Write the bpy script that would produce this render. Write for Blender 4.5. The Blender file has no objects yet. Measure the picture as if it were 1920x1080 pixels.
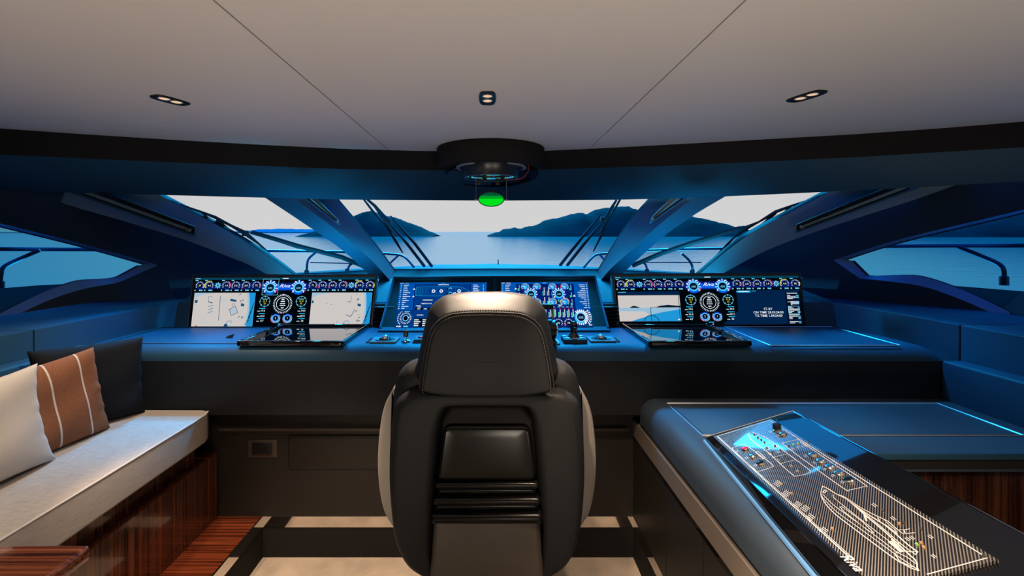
import bpy, bmesh, math, random
from mathutils import Vector, Matrix
random.seed(7)
C = bpy.context.scene.collection
K, CX, CY, CZ = 900.0, 925.0, 450.0, 1.35      # focal length in pixels, principal point, eye height
def V(*a): return Vector(a)
def P(px, py, Y): return V((px-CX)*Y/K, Y, CZ-(py-CY)*Y/K)
def PZ(px, py, z):
    Y = (CZ-z)*K/(py-CY)
    return P(px, py, Y)
def PP(px, py, o, n):
    d = V((px-CX)/K, 1, -(py-CY)/K); e = V(0, 0, CZ)
    t = (o-e).dot(n)/d.dot(n)
    return e+d*t
def plane(a, b, c):
    n = (b-a).cross(c-a).normalized()
    return a, n
# ---------------------------------------------------------------- materials
def lin(c):
    return tuple((x/12.92 if x <= .04045 else ((x+.055)/1.055)**2.4) for x in (v/255 for v in c))
M = {}
def mat(name, col, rough=.5, metal=0., spec=.5, coat=0., bump=0., bscale=300., var=0., vscale=5., sheen=0.):
    m = bpy.data.materials.new(name); m.use_nodes = True; M[name] = m
    nt = m.node_tree; b = nt.nodes['Principled BSDF']
    b.inputs['Base Color'].default_value = (*col, 1); b.inputs['Roughness'].default_value = rough
    b.inputs['Metallic'].default_value = metal; b.inputs['Specular IOR Level'].default_value = spec
    b.inputs['Coat Weight'].default_value = coat; b.inputs['Coat Roughness'].default_value = .04
    if sheen: b.inputs['Sheen Weight'].default_value = sheen
    if bump or var:
        tc = nt.nodes.new('ShaderNodeTexCoord')
    if bump:
        n = nt.nodes.new('ShaderNodeTexNoise'); n.inputs['Scale'].default_value = bscale; n.inputs['Detail'].default_value = 3
        bp = nt.nodes.new('ShaderNodeBump'); bp.inputs['Strength'].default_value = bump; bp.inputs['Distance'].default_value = .002
        nt.links.new(tc.outputs['Object'], n.inputs['Vector']); nt.links.new(n.outputs['Fac'], bp.inputs['Height'])
        nt.links.new(bp.outputs['Normal'], b.inputs['Normal'])
    if var:
        n2 = nt.nodes.new('ShaderNodeTexNoise'); n2.inputs['Scale'].default_value = vscale; n2.inputs['Detail'].default_value = 4
        cr = nt.nodes.new('ShaderNodeValToRGB')
        cr.color_ramp.elements[0].color = (*[c*(1-var) for c in col], 1); cr.color_ramp.elements[1].color = (*[min(1, c*(1+var)) for c in col], 1)
        cr.color_ramp.elements[0].position = .3; cr.color_ramp.elements[1].position = .7
        nt.links.new(tc.outputs['Object'], n2.inputs['Vector']); nt.links.new(n2.outputs['Fac'], cr.inputs['Fac']); nt.links.new(cr.outputs['Color'], b.inputs['Base Color'])
    return m
def em(name, srgb, s=1.0):
    m = bpy.data.materials.new(name); m.use_nodes = True; M[name] = m
    nt = m.node_tree; nt.nodes.clear()
    e = nt.nodes.new('ShaderNodeEmission'); o = nt.nodes.new('ShaderNodeOutputMaterial')
    e.inputs['Color'].default_value = (*lin(srgb), 1); e.inputs['Strength'].default_value = s
    nt.links.new(e.outputs[0], o.inputs[0]); return m
def wood(name, stretch, dark, mid, light, rough=.18):
    m = mat(name, mid, rough, coat=.6); nt = m.node_tree; b = nt.nodes['Principled BSDF']
    tc = nt.nodes.new('ShaderNodeTexCoord'); mp = nt.nodes.new('ShaderNodeMapping'); mp.inputs['Scale'].default_value = stretch
    n = nt.nodes.new('ShaderNodeTexNoise'); n.inputs['Scale'].default_value = 1.; n.inputs['Detail'].default_value = 5; n.inputs['Roughness'].default_value = .65
    cr = nt.nodes.new('ShaderNodeValToRGB'); e = cr.color_ramp.elements
    e[0].position = .36; e[0].color = (*dark, 1); e[1].position = .66; e[1].color = (*light, 1)
    k = cr.color_ramp.elements.new(.47); k.color = (*mid, 1)
    nt.links.new(tc.outputs['Object'], mp.inputs['Vector']); nt.links.new(mp.outputs[0], n.inputs['Vector']); nt.links.new(n.outputs['Fac'], cr.inputs['Fac']); nt.links.new(cr.outputs['Color'], b.inputs['Base Color'])
    return m
mat('ceiling_panel', (.68, .64, .60), .55, spec=.3, bump=.05, bscale=400)
mat('seam_dark', (.01, .01, .01), .8)
mat('black_fabric', (.013, .012, .012), .8, spec=.2, bump=.2, bscale=500)
mat('navy_leather', (.014, .054, .100), .5, spec=.25, bump=.25, bscale=650)
mat('navy_panel', (.016, .058, .100), .55, spec=.25, bump=.15, bscale=700)
mat('suede_grey', (.12, .18, .21), .75, spec=.25, bump=.15, bscale=600)
mat('cabinet_leather', (.034, .048, .066), .5, spec=.25, bump=.25, bscale=650)
mat('bezel_black', (.004, .004, .005), .55, spec=.12)
mat('wall_navy', (.012, .028, .050), .6, spec=.2, bump=.15, bscale=700)
mat('dash_leather', (.010, .020, .040), .6, spec=.2, bump=.2, bscale=650)
mat('dark_reveal', (.006, .007, .009), .6, spec=.2)
mat('sill_blue', (.10, .24, .46), .35)
mat('black_gloss', (.006, .006, .007), .03, spec=.9)
mat('black_plastic', (.008, .008, .009), .35)
mat('black_glass', (.003, .004, .006), .03, spec=.8, coat=1.)
mat('console_leather', (.012, .0135, .016), .5, spec=.2, bump=.25, bscale=700)
mat('chair_leather', (.0115, .012, .013), .5, spec=.2, bump=.25, bscale=700)
mat('chair_grey', (.20, .18, .165), .5, spec=.4, bump=.2, bscale=700)
mat('stitch', (.35, .33, .31), .7)
mat('stitch_tan', (.10, .08, .065), .7)
mat('stitch_dark', (.006, .005, .005), .8)
mat('shell_black', (.005, .0045, .0042), .2, spec=.22)
mat('shell_bronze', (.055, .043, .034), .33, spec=.5)
mat('kick_panel', (.016, .0135, .0115), .45, spec=.4)
mat('steel', (.72, .70, .68), .06, metal=1)
mat('brushed', (.34, .285, .24), .38, metal=.6)
mat('chrome', (.85, .87, .9), .05, metal=1)
mat('rail_steel', (.09, .14, .17), .28, metal=1)
mat('trim_metal', (.85, .88, .92), .42, metal=1)
mat('button_metal', (.75, .78, .82), .22, metal=1)
mat('carpet', (.50, .40, .31), .95, spec=.1, bump=.9, bscale=180, var=.18, vscale=9, sheen=.3)
mat('pillow_white', (.54, .51, .475), .9, spec=.15, bump=.25, bscale=350)
mat('pillow_brown', (.24, .105, .058), .95, spec=.1, bump=.5, bscale=420, var=.15, vscale=200)
mat('pillow_stripe', (.62, .56, .54), .95, spec=.1, bump=.5, bscale=420)
mat('pillow_black', (.007, .009, .013), .9, spec=.2, bump=.3, bscale=420)
mat('foil_red', (.7, .01, .05), .25)
mat('line_white', (.75, .72, .68), .5)
mat('led_amber', (.55, .30, .15), .2, spec=.8)
mat('led_green', (.35, .6, .1), .2, spec=.8)
mat('led_off', (.25, .22, .20), .15, metal=.8)
mat('wire_red', (.25, .03, .03), .5)
mat('dark_rim', (.02, .025, .012), .4)
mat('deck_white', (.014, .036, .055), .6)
mat('wiper', (.015, .03, .045), .4, spec=.6)
mat('housing', (.008, .009, .011), .28, spec=.5)
mat('bowl_grey', (.022, .024, .027), .3, spec=.6)
mat('tan_ring', (.45, .42, .40), .35, metal=.4)
wood('wood_vertical', (95, 95, .5), (.008, .002, .001), (.050, .013, .006), (.15, .042, .016))
wood('wood_step', (1.0, 75, 75), (.014, .003, .002), (.11, .022, .008), (.26, .058, .019), .14)
wood('wood_table', (1.2, 110, 110), (.02, .006, .003), (.13, .032, .012), (.25, .08, .03), .16)
wood('wood_panel', (46, 46, .6), (.006, .003, .002), (.030, .010, .006), (.10, .033, .016))
# woven linen of the sofa cushion
def linen():
    m = mat('linen', (.40, .355, .31), .9, spec=.15); nt = m.node_tree; b = nt.nodes['Principled BSDF']
    tc = nt.nodes.new('ShaderNodeTexCoord')
    outs = []
    for s in ((18, 420, 420), (420, 18, 420)):
        mp = nt.nodes.new('ShaderNodeMapping'); mp.inputs['Scale'].default_value = s
        n = nt.nodes.new('ShaderNodeTexNoise'); n.inputs['Scale'].default_value = 1; n.inputs['Detail'].default_value = 2
        nt.links.new(tc.outputs['Object'], mp.inputs['Vector']); nt.links.new(mp.outputs[0], n.inputs['Vector']); outs.append(n)
    ad = nt.nodes.new('ShaderNodeMath'); ad.operation = 'ADD'
    nt.links.new(outs[0].outputs['Fac'], ad.inputs[0]); nt.links.new(outs[1].outputs['Fac'], ad.inputs[1])
    cr = nt.nodes.new('ShaderNodeValToRGB'); cr.color_ramp.elements[0].position = .7; cr.color_ramp.elements[1].position = 1.
    mr = nt.nodes.new('ShaderNodeMath'); mr.operation = 'MULTIPLY'; mr.inputs[1].default_value = 1.
    cr.color_ramp.elements[0].position = .35; cr.color_ramp.elements[1].position = .65
    mr.inputs[1].default_value = .5
    cr.color_ramp.elements[0].color = (.28, .25, .22, 1); cr.color_ramp.elements[1].color = (.42, .375, .33, 1)
    nt.links.new(ad.outputs[0], mr.inputs[0]); nt.links.new(mr.outputs[0], cr.inputs['Fac']); nt.links.new(cr.outputs['Color'], b.inputs['Base Color'])
    bp = nt.nodes.new('ShaderNodeBump'); bp.inputs['Strength'].default_value = .3; bp.inputs['Distance'].default_value = .002
    nt.links.new(mr.outputs[0], bp.inputs['Height']); nt.links.new(bp.outputs[0], b.inputs['Normal'])
linen()
def carbon():
    m = mat('carbon', (.02, .02, .02), .25, coat=1.); nt = m.node_tree; b = nt.nodes['Principled BSDF']
    tc = nt.nodes.new('ShaderNodeTexCoord')
    def wave(rot, sc):
        mp = nt.nodes.new('ShaderNodeMapping'); mp.inputs['Rotation'].default_value = (0, 0, rot)
        w = nt.nodes.new('ShaderNodeTexWave'); w.inputs['Scale'].default_value = sc; w.bands_direction = 'X'
        nt.links.new(tc.outputs['Object'], mp.inputs['Vector']); nt.links.new(mp.outputs[0], w.inputs['Vector']); return w
    a = wave(math.radians(40), 62.); c = wave(math.radians(-50), 120.)
    mu = nt.nodes.new('ShaderNodeMath'); mu.operation = 'MULTIPLY_ADD'; mu.inputs[1].default_value = .35; 
    nt.links.new(c.outputs['Fac'], mu.inputs[0]); nt.links.new(a.outputs['Fac'], mu.inputs[2])
    cr = nt.nodes.new('ShaderNodeValToRGB'); cr.color_ramp.elements[0].position = .72; cr.color_ramp.elements[0].color = (.006, .006, .006, 1)
    cr.color_ramp.elements[1].position = 1.1; cr.color_ramp.elements[1].color = (.24, .21, .185, 1)
    nt.links.new(mu.outputs[0], cr.inputs['Fac']); nt.links.new(cr.outputs['Color'], b.inputs['Base Color'])
carbon()
def glass(name, tint, refl):
    m = bpy.data.materials.new(name); m.use_nodes = True; M[name] = m; nt = m.node_tree; nt.nodes.clear()
    t = nt.nodes.new('ShaderNodeBsdfTransparent'); t.inputs['Color'].default_value = (*tint, 1)
    g = nt.nodes.new('ShaderNodeBsdfGlossy'); g.inputs['Roughness'].default_value = .4
    mx = nt.nodes.new('ShaderNodeMixShader'); mx.inputs[0].default_value = refl
    o = nt.nodes.new('ShaderNodeOutputMaterial')
    nt.links.new(t.outputs[0], mx.inputs[1]); nt.links.new(g.outputs[0], mx.inputs[2]); nt.links.new(mx.outputs[0], o.inputs[0])
glass('window_glass', (.98, .99, .99), .004)
glass('tinted_glass', (.16, .55, .66), .006)
def seamat():
    m = bpy.data.materials.new('sea_water'); m.use_nodes = True; M['sea_water'] = m; nt = m.node_tree; nt.nodes.clear()
    tc = nt.nodes.new('ShaderNodeTexCoord'); mp = nt.nodes.new('ShaderNodeMapping'); mp.inputs['Scale'].default_value = (.25, .6, 1)
    n = nt.nodes.new('ShaderNodeTexNoise'); n.inputs['Scale'].default_value = 1.; n.inputs['Detail'].default_value = 6; n.inputs['Roughness'].default_value = .6
    bp = nt.nodes.new('ShaderNodeBump'); bp.inputs['Strength'].default_value = .07; bp.inputs['Distance'].default_value = .5
    nt.links.new(tc.outputs['Object'], mp.inputs[0]); nt.links.new(mp.outputs[0], n.inputs['Vector']); nt.links.new(n.outputs['Fac'], bp.inputs['Height'])
    d = nt.nodes.new('ShaderNodeBsdfDiffuse'); d.inputs['Color'].default_value = (.22, .62, .46, 1)
    g = nt.nodes.new('ShaderNodeBsdfGlossy'); g.inputs['Color'].default_value = (.84, 1, 1, 1); g.inputs['Roughness'].default_value = .06
    nt.links.new(bp.outputs[0], g.inputs['Normal']); nt.links.new(bp.outputs[0], d.inputs['Normal'])
    mx = nt.nodes.new('ShaderNodeMixShader'); mx.inputs[0].default_value = .62; o = nt.nodes.new('ShaderNodeOutputMaterial')
    nt.links.new(d.outputs[0], mx.inputs[1]); nt.links.new(g.outputs[0], mx.inputs[2]); nt.links.new(mx.outputs[0], o.inputs[0])
seamat()
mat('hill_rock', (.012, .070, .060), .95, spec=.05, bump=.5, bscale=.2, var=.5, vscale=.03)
mat('hill_haze', (.12, .34, .45), .95, spec=.05, var=.2, vscale=.02)  # distance haze is put into the pale base colour
EMC = dict(e_white=(235, 245, 255), e_cyan=(40, 190, 245), e_lcyan=(120, 215, 245), e_blue=(10, 90, 225), e_dblue=(2, 30, 110), e_navy=(1, 14, 42), e_black=(0, 5, 12),
           e_panel=(0, 84, 176), e_panel_dark=(0, 56, 130), e_panel_light=(0, 110, 205), e_teal=(0, 66, 92), e_yellow=(225, 215, 60), e_green=(60, 220, 140), e_red=(215, 40, 70),
           e_video=(205, 199, 196), e_video_shade=(165, 195, 215), e_vblue=(30, 150, 215), e_vdark=(20, 80, 120), e_radar=(2, 34, 72), e_hill=(8, 32, 52), e_vsea=(150, 190, 215), e_glow=(20, 130, 255), e_amber=(230, 190, 130))
for k, c in EMC.items(): em(k, c, 1.0)
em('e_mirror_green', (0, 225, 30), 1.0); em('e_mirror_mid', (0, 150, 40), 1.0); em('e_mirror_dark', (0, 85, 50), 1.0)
em('e_card', (60, 190, 170), .8); em('e_card_blue', (50, 150, 220), .8)
em('lamp_glow', (255, 214, 178), .8)
# ---------------------------------------------------------------- mesh builder
BASE = {}
def tag(o, label=None, cat=None, group=None, kind=None):
    if label: o['label'] = label
    if cat: o['category'] = cat
    if group: o['group'] = group
    if kind: o['kind'] = kind
    return o
def thing(name, label, cat, loc, group=None):
    o = bpy.data.objects.new(name, None); C.objects.link(o); o.location = loc; o.empty_display_size = .05
    BASE[o.name] = Vector(loc); return tag(o, label, cat, group)
class MB:
    def __init__(s): s.v = []; s.f = []; s.m = []; s.cm = 0
    def mi(s, i): s.cm = i; return s
    def add(s, vs, fs):
        b = len(s.v); s.v += [Vector(v) for v in vs]
        for f in fs: s.f.append([b+i for i in f]); s.m.append(s.cm)
        return s
    def box(s, x0, x1, y0, y1, z0, z1):
        return s.add([(x, y, z) for z in (z0, z1) for y in (y0, y1) for x in (x0, x1)],
                     [(0, 2, 3, 1), (4, 5, 7, 6), (0, 1, 5, 4), (2, 6, 7, 3), (0, 4, 6, 2), (1, 3, 7, 5)])
    def rbox(s, x0, x1, y0, y1, z0, z1, r, seg=3, fn=None):
        bm = bmesh.new(); bmesh.ops.create_cube(bm, size=1)
        for v in bm.verts: v.co = V((x0+x1)/2+v.co.x*(x1-x0), (y0+y1)/2+v.co.y*(y1-y0), (z0+z1)/2+v.co.z*(z1-z0))
        bmesh.ops.bevel(bm, geom=bm.edges[:], offset=r, segments=seg, profile=.5, affect='EDGES')
        bm.verts.index_update()
        s.add([fn(v.co) if fn else v.co for v in bm.verts], [[v.index for v in f.verts] for f in bm.faces]); bm.free(); return s
    def hexa(s, p):      # eight corners: bottom four ccw, top four ccw
        return s.add(p, [(3, 2, 1, 0), (4, 5, 6, 7), (0, 1, 5, 4), (1, 2, 6, 5), (2, 3, 7, 6), (3, 0, 4, 7)])
    def quad(s, *p): return s.add(p, [tuple(range(len(p)))])
    def loft(s, rings, closed=True, cap=False):
        n = len(rings[0]); vs = [p for r in rings for p in r]; fs = []
        for i in range(len(rings)-1):
            for j in range(n if closed else n-1):
                k = (j+1) % n
                fs.append((i*n+j, i*n+k, (i+1)*n+k, (i+1)*n+j))
        if cap: fs += [tuple(range(n))[::-1], tuple((len(rings)-1)*n+j for j in range(n))]
        return s.add(vs, fs)
    def tube(s, path, r, n=8, closed=False, cap=True):
        path = [Vector(p) for p in path]; rings = []; m = len(path); up = None
        for i, p in enumerate(path):
            a = path[i-1] if (i or closed) else p; b = path[(i+1) % m] if (i < m-1 or closed) else p
            t = (b-a).normalized()
            if up is None:
                up = V(0, 0, 1) if abs(t.z) < .9 else V(1, 0, 0)
            x = t.cross(up).normalized(); up = x.cross(t).normalized()
            rr = r[i] if isinstance(r, (list, tuple)) else r
            rings.append([p+(x*math.cos(k*2*math.pi/n)+up*math.sin(k*2*math.pi/n))*rr for k in range(n)])
        if closed: rings.append(rings[0])
        return s.loft(rings, True, cap and not closed)
    def lathe(s, prof, c, n=32, a0=0, a1=2*math.pi, ax=None):
        full = abs(a1-a0) > 6.28; X, Yv, Z = ax or (V(1, 0, 0), V(0, 1, 0), V(0, 0, 1)); c = Vector(c)
        rings = []
        for r, z in prof:
            rings.append([c+X*(r*math.cos(a0+(a1-a0)*k/n))+Yv*(r*math.sin(a0+(a1-a0)*k/n))+Z*z for k in range(n if full else n+1)])
        return s.loft(rings, full)
    def prism(s, poly, f0, f1):
        n = len(poly); vs = [f0(*p) for p in poly]+[f1(*p) for p in poly]
        return s.add(vs, [tuple(range(n))[::-1], tuple(range(n, 2*n))]+[(i, (i+1) % n, n+(i+1) % n, n+i) for i in range(n)])
    def puff(s, out, d0, d1, r, F, dome0=0, dome1=0, n=5, rings=5, convex=True, prof0=None):
        m = len(out); area = sum(out[i][0]*out[(i+1) % m][1]-out[(i+1) % m][0]*out[i][1] for i in range(m))
        sg = 1 if area > 0 else -1; nor = []
        for i in range(m):
            ax, ay = out[i-1]; bx, by = out[(i+1) % m]; tx, ty = bx-ax, by-ay; L = math.hypot(tx, ty) or 1
            nor.append((-ty/L*sg, tx/L*sg))        # inward
        ins = lambda d: [(p[0]+q[0]*d, p[1]+q[1]*d) for p, q in zip(out, nor)]
        cx = sum(p[0] for p in out)/m; cy = sum(p[1] for p in out)/m
        R = []
        e0 = ins(r)
        if convex:
            for k in range(1, rings):
                q = k/rings; R.append([F(cx+(p[0]-cx)*q, cy+(p[1]-cy)*q, d0-dome0*(1-q*q)) for p in e0])
        if prof0:
            for q, w in prof0: R.append([F(p[0], p[1], d0+w) for p in ins(q)])
        else:
          for k in range(n+1):
            a = k/n*math.pi/2; R.append([F(p[0], p[1], d0+r*(1-math.cos(a))) for p in ins(r*(1-math.sin(a)))])
        for k in range(n+1):
            a = math.pi/2-k/n*math.pi/2; R.append([F(p[0], p[1], d1-r*(1-math.cos(a))) for p in ins(r*(1-math.sin(a)))])
        if convex:
            for k in range(rings-1, 0, -1):
                q = k/rings; R.append([F(cx+(p[0]-cx)*q, cy+(p[1]-cy)*q, d1+dome1*(1-q*q)) for p in e0])
        return s.loft(R, True, True)
    def build(s, name, mats, parent=None, smooth=35, kind=None):
        me = bpy.data.meshes.new(name); off = V(0, 0, 0)
        if parent is not None: off = BASE[parent.name]
        me.from_pydata([v-off for v in s.v], [], s.f)
        ms = mats if isinstance(mats, (list, tuple)) else [mats]
        for k in ms: me.materials.append(M[k])
        if len(ms) > 1: me.polygons.foreach_set('material_index', s.m)
        bm = bmesh.new(); bm.from_mesh(me); bmesh.ops.remove_doubles(bm, verts=bm.verts, dist=1e-6)
        if smooth is not False and not getattr(s, 'flat', False): bmesh.ops.recalc_face_normals(bm, faces=bm.faces)
        bm.to_mesh(me); bm.free()
        if smooth:
            me.shade_smooth(); me.set_sharp_from_angle(angle=math.radians(smooth))
        o = bpy.data.objects.new(name, me); C.objects.link(o)
        if parent is not None: o.parent = parent
        BASE[o.name] = off
        if kind: o['kind'] = kind
        return o
def struct(name, mb, m, smooth=35): return mb.build(name, m, None, smooth, 'structure')
def spline(pts, n=6, closed=False):
    pts = [Vector(p) if len(p) == 3 else Vector((*p, 0)) for p in pts]; m = len(pts); out = []
    for i in range(m if closed else m-1):
        p0 = pts[i-1] if (i or closed) else pts[0]; p1 = pts[i]; p2 = pts[(i+1) % m]; p3 = pts[(i+2) % m] if (i+2 < m or closed) else pts[-1]
        for k in range(n):
            t = k/n
            out.append(.5*((2*p1)+(p2-p0)*t+(2*p0-5*p1+4*p2-p3)*t*t+(3*p1-p0-3*p2+p3)*t**3))
    if not closed: out.append(pts[-1])
    return out
def sp2(pts, n=6, closed=False): return [(p.x, p.y) for p in spline(pts, n, closed)]
def lerp_curve(pts, x):
    for (a, b), (c, d) in zip(pts, pts[1:]):
        if x <= c: return b+(d-b)*(x-a)/(c-a)
    (a, b), (c, d) = pts[-2:]
    return b+(d-b)*(x-a)/(c-a)
# ---------------------------------------------------------------- flat graphics on a plane (screens, printed plate)
TXT = {}
def glyphs(t, shear=0):
    key = (t, shear)
    if key not in TXT:
        cu = bpy.data.curves.new('t', 'FONT'); cu.body = t; cu.align_x = 'CENTER'; cu.align_y = 'CENTER'; cu.resolution_u = 2; cu.shear = shear; cu.fill_mode = 'FRONT'; cu.offset = .005
        ob = bpy.data.objects.new('t', cu); C.objects.link(ob)
        dg = bpy.context.evaluated_depsgraph_get(); me = bpy.data.meshes.new_from_object(ob.evaluated_get(dg))
        TXT[key] = ([(v.co.x, v.co.y) for v in me.vertices], [tuple(p.vertices) for p in me.polygons])
        bpy.data.objects.remove(ob); bpy.data.meshes.remove(me)
    return TXT[key]
class Draw:
    def __init__(s, F, mats, mb=None): s.F = F; s.mats = mats; s.mb = mb or MB(); s.l = 0
    def _c(s, c): s.mb.cm = s.mats.index(c)
    def poly(s, pts, c, l):
        s._c(c); s.mb.add([s.F(x, y, l) for x, y in pts], [tuple(range(len(pts)))])
    def rect(s, x0, y0, x1, y1, c, l): s.poly([(x0, y0), (x1, y0), (x1, y1), (x0, y1)], c, l)
    def ring(s, cx, cy, r0, r1, c, l, a0=0, a1=360, n=20):
        s._c(c); vs = []; n = max(3, int(n*abs(a1-a0)/360))
        for k in range(n+1):
            a = math.radians(a0+(a1-a0)*k/n)
            vs += [s.F(cx+r0*math.cos(a), cy-r0*math.sin(a), l), s.F(cx+r1*math.cos(a), cy-r1*math.sin(a), l)]
        s.mb.add(vs, [(2*k, 2*k+1, 2*k+3, 2*k+2) for k in range(n)])
    def disc(s, cx, cy, r, c, l, n=18): s.poly([(cx+r*math.cos(2*math.pi*k/n), cy+r*math.sin(2*math.pi*k/n)) for k in range(n)], c, l)
    def line(s, pts, w, c, l, closed=False):
        if closed: pts = list(pts)+[pts[0]]
        for (a, b), (d, e) in zip(pts, pts[1:]):
            L = math.hypot(d-a, e-b)
            if L < 1e-9: continue
            nx, ny = -(e-b)/L*w/2, (d-a)/L*w/2; ex, ey = (d-a)/L*w*.3, (e-b)/L*w*.3
            s.poly([(a+nx-ex, b+ny-ey), (d+nx+ex, e+ny+ey), (d-nx+ex, e-ny+ey), (a-nx-ex, b-ny-ey)], c, l)
    def ticks(s, cx, cy, r0, r1, w, n, c, l, a0=0, a1=360):
        for k in range(n):
            a = math.radians(a0+(a1-a0)*k/(n if a1-a0 == 360 else n-1)); ca, sa = math.cos(a), -math.sin(a)
            s.line([(cx+r0*ca, cy+r0*sa), (cx+r1*ca, cy+r1*sa)], w, c, l)
    def text(s, t, cx, cy, h, c, l, sx=1, shear=0, ang=0):
        vs, fs = glyphs(t, shear); s._c(c); ca, sa = math.cos(ang), math.sin(ang)
        s.mb.add([s.F(cx+(x*sx*ca-y*sa)*h, cy-(x*sx*sa+y*ca)*h, l) for x, y in vs], fs)
    def bars(s, x, y, w, h, c, l, gap=.25):      # a word too small to read: short blocks
        k = x
        while k < x+w:
            ww = min(random.uniform(.7, 2.0)*h, x+w-k)
            s.rect(k, y-h/2, k+ww, y+h/2, c, l); k += ww+h*gap
# ================================================================ SETTING
ZC = 1.95
ce = [(-420, 205), (-200, 224), (0, 241), (160, 252), (320, 262), (480, 271), (640, 279), (780, 283), (925, 285), (1020, 283), (1150, 277), (1280, 270), (1440, 261), (1600, 252), (1760, 241), (1920, 228), (2120, 211), (2340, 190)]
md = [(-420, 262), (0, 290), (290, 303), (640, 317), (925, 321), (1280, 310), (1600, 295), (1920, 276), (2340, 250)]
bt = [(-420, 344), (0, 357), (290, 365), (630, 374), (925, 376), (1220, 374), (1545, 360), (1700, 352), (1920, 340), (2340, 318)]
edge = [PZ(x, y, ZC) for x, y in ce]
mid = []
for (x, y), e in zip(ce, edge):
    mid.append(V(e.x, e.y, CZ+(CY-lerp_curve(md, x))*e.y/K))
bot = []
for (x, y), e in zip(ce, edge):
    yb = lerp_curve(bt, x); bot.append(P(x, yb, max((CZ-1.64)*K/(yb-CY), e.y+.05)))
# ceiling panels, split by two fore-and-aft seams
sx = (-.70, .631)
def edgeY(x):
    for a, b in zip(edge, edge[1:]):
        if a.x <= x <= b.x: return a.y+(b.y-a.y)*(x-a.x)/(b.x-a.x)
    return edge[0].y if x < 0 else edge[-1].y
mb = MB()
for x0, x1 in ((-3.2, sx[0]-.003), (sx[0]+.003, sx[1]-.003), (sx[1]+.003, 3.2)):
    xs = [x0]+[e.x for e in edge if x0 < e.x < x1]+[x1]
    poly = [(x0, -3.2)]+[(x1, -3.2)]+[(x, edgeY(x)-.002) for x in reversed(xs)]
    mb.prism(poly, lambda x, y: V(x, y, ZC), lambda x, y: V(x, y, ZC+.03))
struct('ceiling', mb, 'ceiling_panel')
# roof over everything and outer skirt
mb = MB()
roof = [(e.x, e.y) for e in bot]
poly = [(-3.4, -3.3), (3.4, -3.3)]+[(x, y) for x, y in reversed(roof)]
mb.prism(poly, lambda x, y: V(x, y, 2.0), lambda x, y: V(x, y, 2.05))
mb.loft([[b+V(0, .012, .0) for b in bot], [V(b.x, b.y+.012, 2.02) for b in bot]], False)
struct('ceiling_roof', mb, 'seam_dark')
mb = MB(); mb.loft([edge, mid], False); mb.loft([[e+V(0, .02, 0) for e in edge], [e+V(0, .02, 0) for e in mid]], False)
struct('trim_1', mb, 'black_fabric')
rows = []
for t in (0, .12, .3, .6, .9, 1):
    rows.append([m.lerp(b, t)+V(0, 0, -.016*math.sin(math.pi*min(1, t))) for m, b in zip(mid, bot)])
mb = MB(); mb.loft(rows, False); struct('trim_2', mb, 'navy_panel', 60)
# windscreen posts (two slim mullions, two broad arched posts)
def rail(pts, Ya, Yb, n=24):
    c = sp2(pts, 8); L = len(c)
    out = []
    for k in range(n+1):
        f = k/n*(L-1); i = min(L-2, int(f)); t = f-i
        px = c[i][0]+(c[i+1][0]-c[i][0])*t; py = c[i][1]+(c[i+1][1]-c[i][1])*t
        out.append(P(px, py, 1/((1-k/n)/Ya+k/n/Yb)))
    return out
RL = {}
RL['l1'] = rail([(620, 358), (632, 374), (680, 431), (710, 468), (738, 506), (745, 516)], 3.52, 4.1)
RL['l2'] = rail([(530, 358), (548, 370), (600, 408), (640, 439), (689, 481), (718, 511), (732, 527)], 3.38, 3.54)
RL['l3'] = rail([(478, 358), (493, 368), (567, 417), (637, 465), (687, 510), (700, 525)], 3.32, 3.66)
RL['r1'] = rail([(1230, 358), (1218, 374), (1190, 405), (1162, 443), (1124, 504), (1118, 516)], 3.52, 4.1)
RL['r2'] = rail([(1325, 356), (1307, 369), (1280, 387), (1240, 418), (1183, 470), (1147, 502), (1128, 524)], 3.38, 3.54)
RL['r3'] = rail([(1376, 356), (1362, 367), (1300, 404), (1240, 447), (1178, 503), (1158, 525)], 3.32, 3.66)
def back(r, d=.10): return [p+V(0, d, .03) for p in r]
for k, (a, b, c) in enumerate((('l1', 'l2', 'l3'), ('r1', 'r2', 'r3'))):
    A, B, D = RL[a], RL[b], RL[c]
    midr = [x.lerp(y, .5)+V(0, .14, .06) for x, y in zip(A, D)]
    face = [[x.lerp(y, t)+V(0, -.012*math.sin(math.pi*t), 0) for x, y in zip(A, B)] for t in (0, .15, .5, .85, 1)]
    mb = MB(); mb.loft(face, False).mi(1).loft([B, D], False).mi(2).loft([A, [q+V(0, .03, .01) for q in A], midr], False).loft([D, midr], False)  # shade on the side face is put in as a darker material
    mb.build('trim_%d' % (3+k), ['suede_grey', 'navy_leather', 'dark_reveal'], None, 40, 'structure')
RL['ql'] = rail([(270, 350), (297, 365), (320, 377), (389, 412), (445, 444), (500, 478), (548, 514), (560, 526)], 3.14, 3.5)
RL['ol'] = rail([(20, 346), (60, 358), (133, 386), (217, 410), (320, 441), (367, 457), (438, 485), (467, 497), (503, 516), (520, 528)], 2.92, 3.32)
RL['qr'] = rail([(1580, 346), (1553, 360), (1473, 402), (1409, 437), (1363, 470), (1314, 512), (1300, 526)], 3.02, 3.5)
RL['or'] = rail([(1830, 334), (1792, 347), (1707, 377), (1613, 407), (1513, 440), (1430, 473), (1357, 512), (1338, 524)], 2.74, 3.32)
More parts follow.
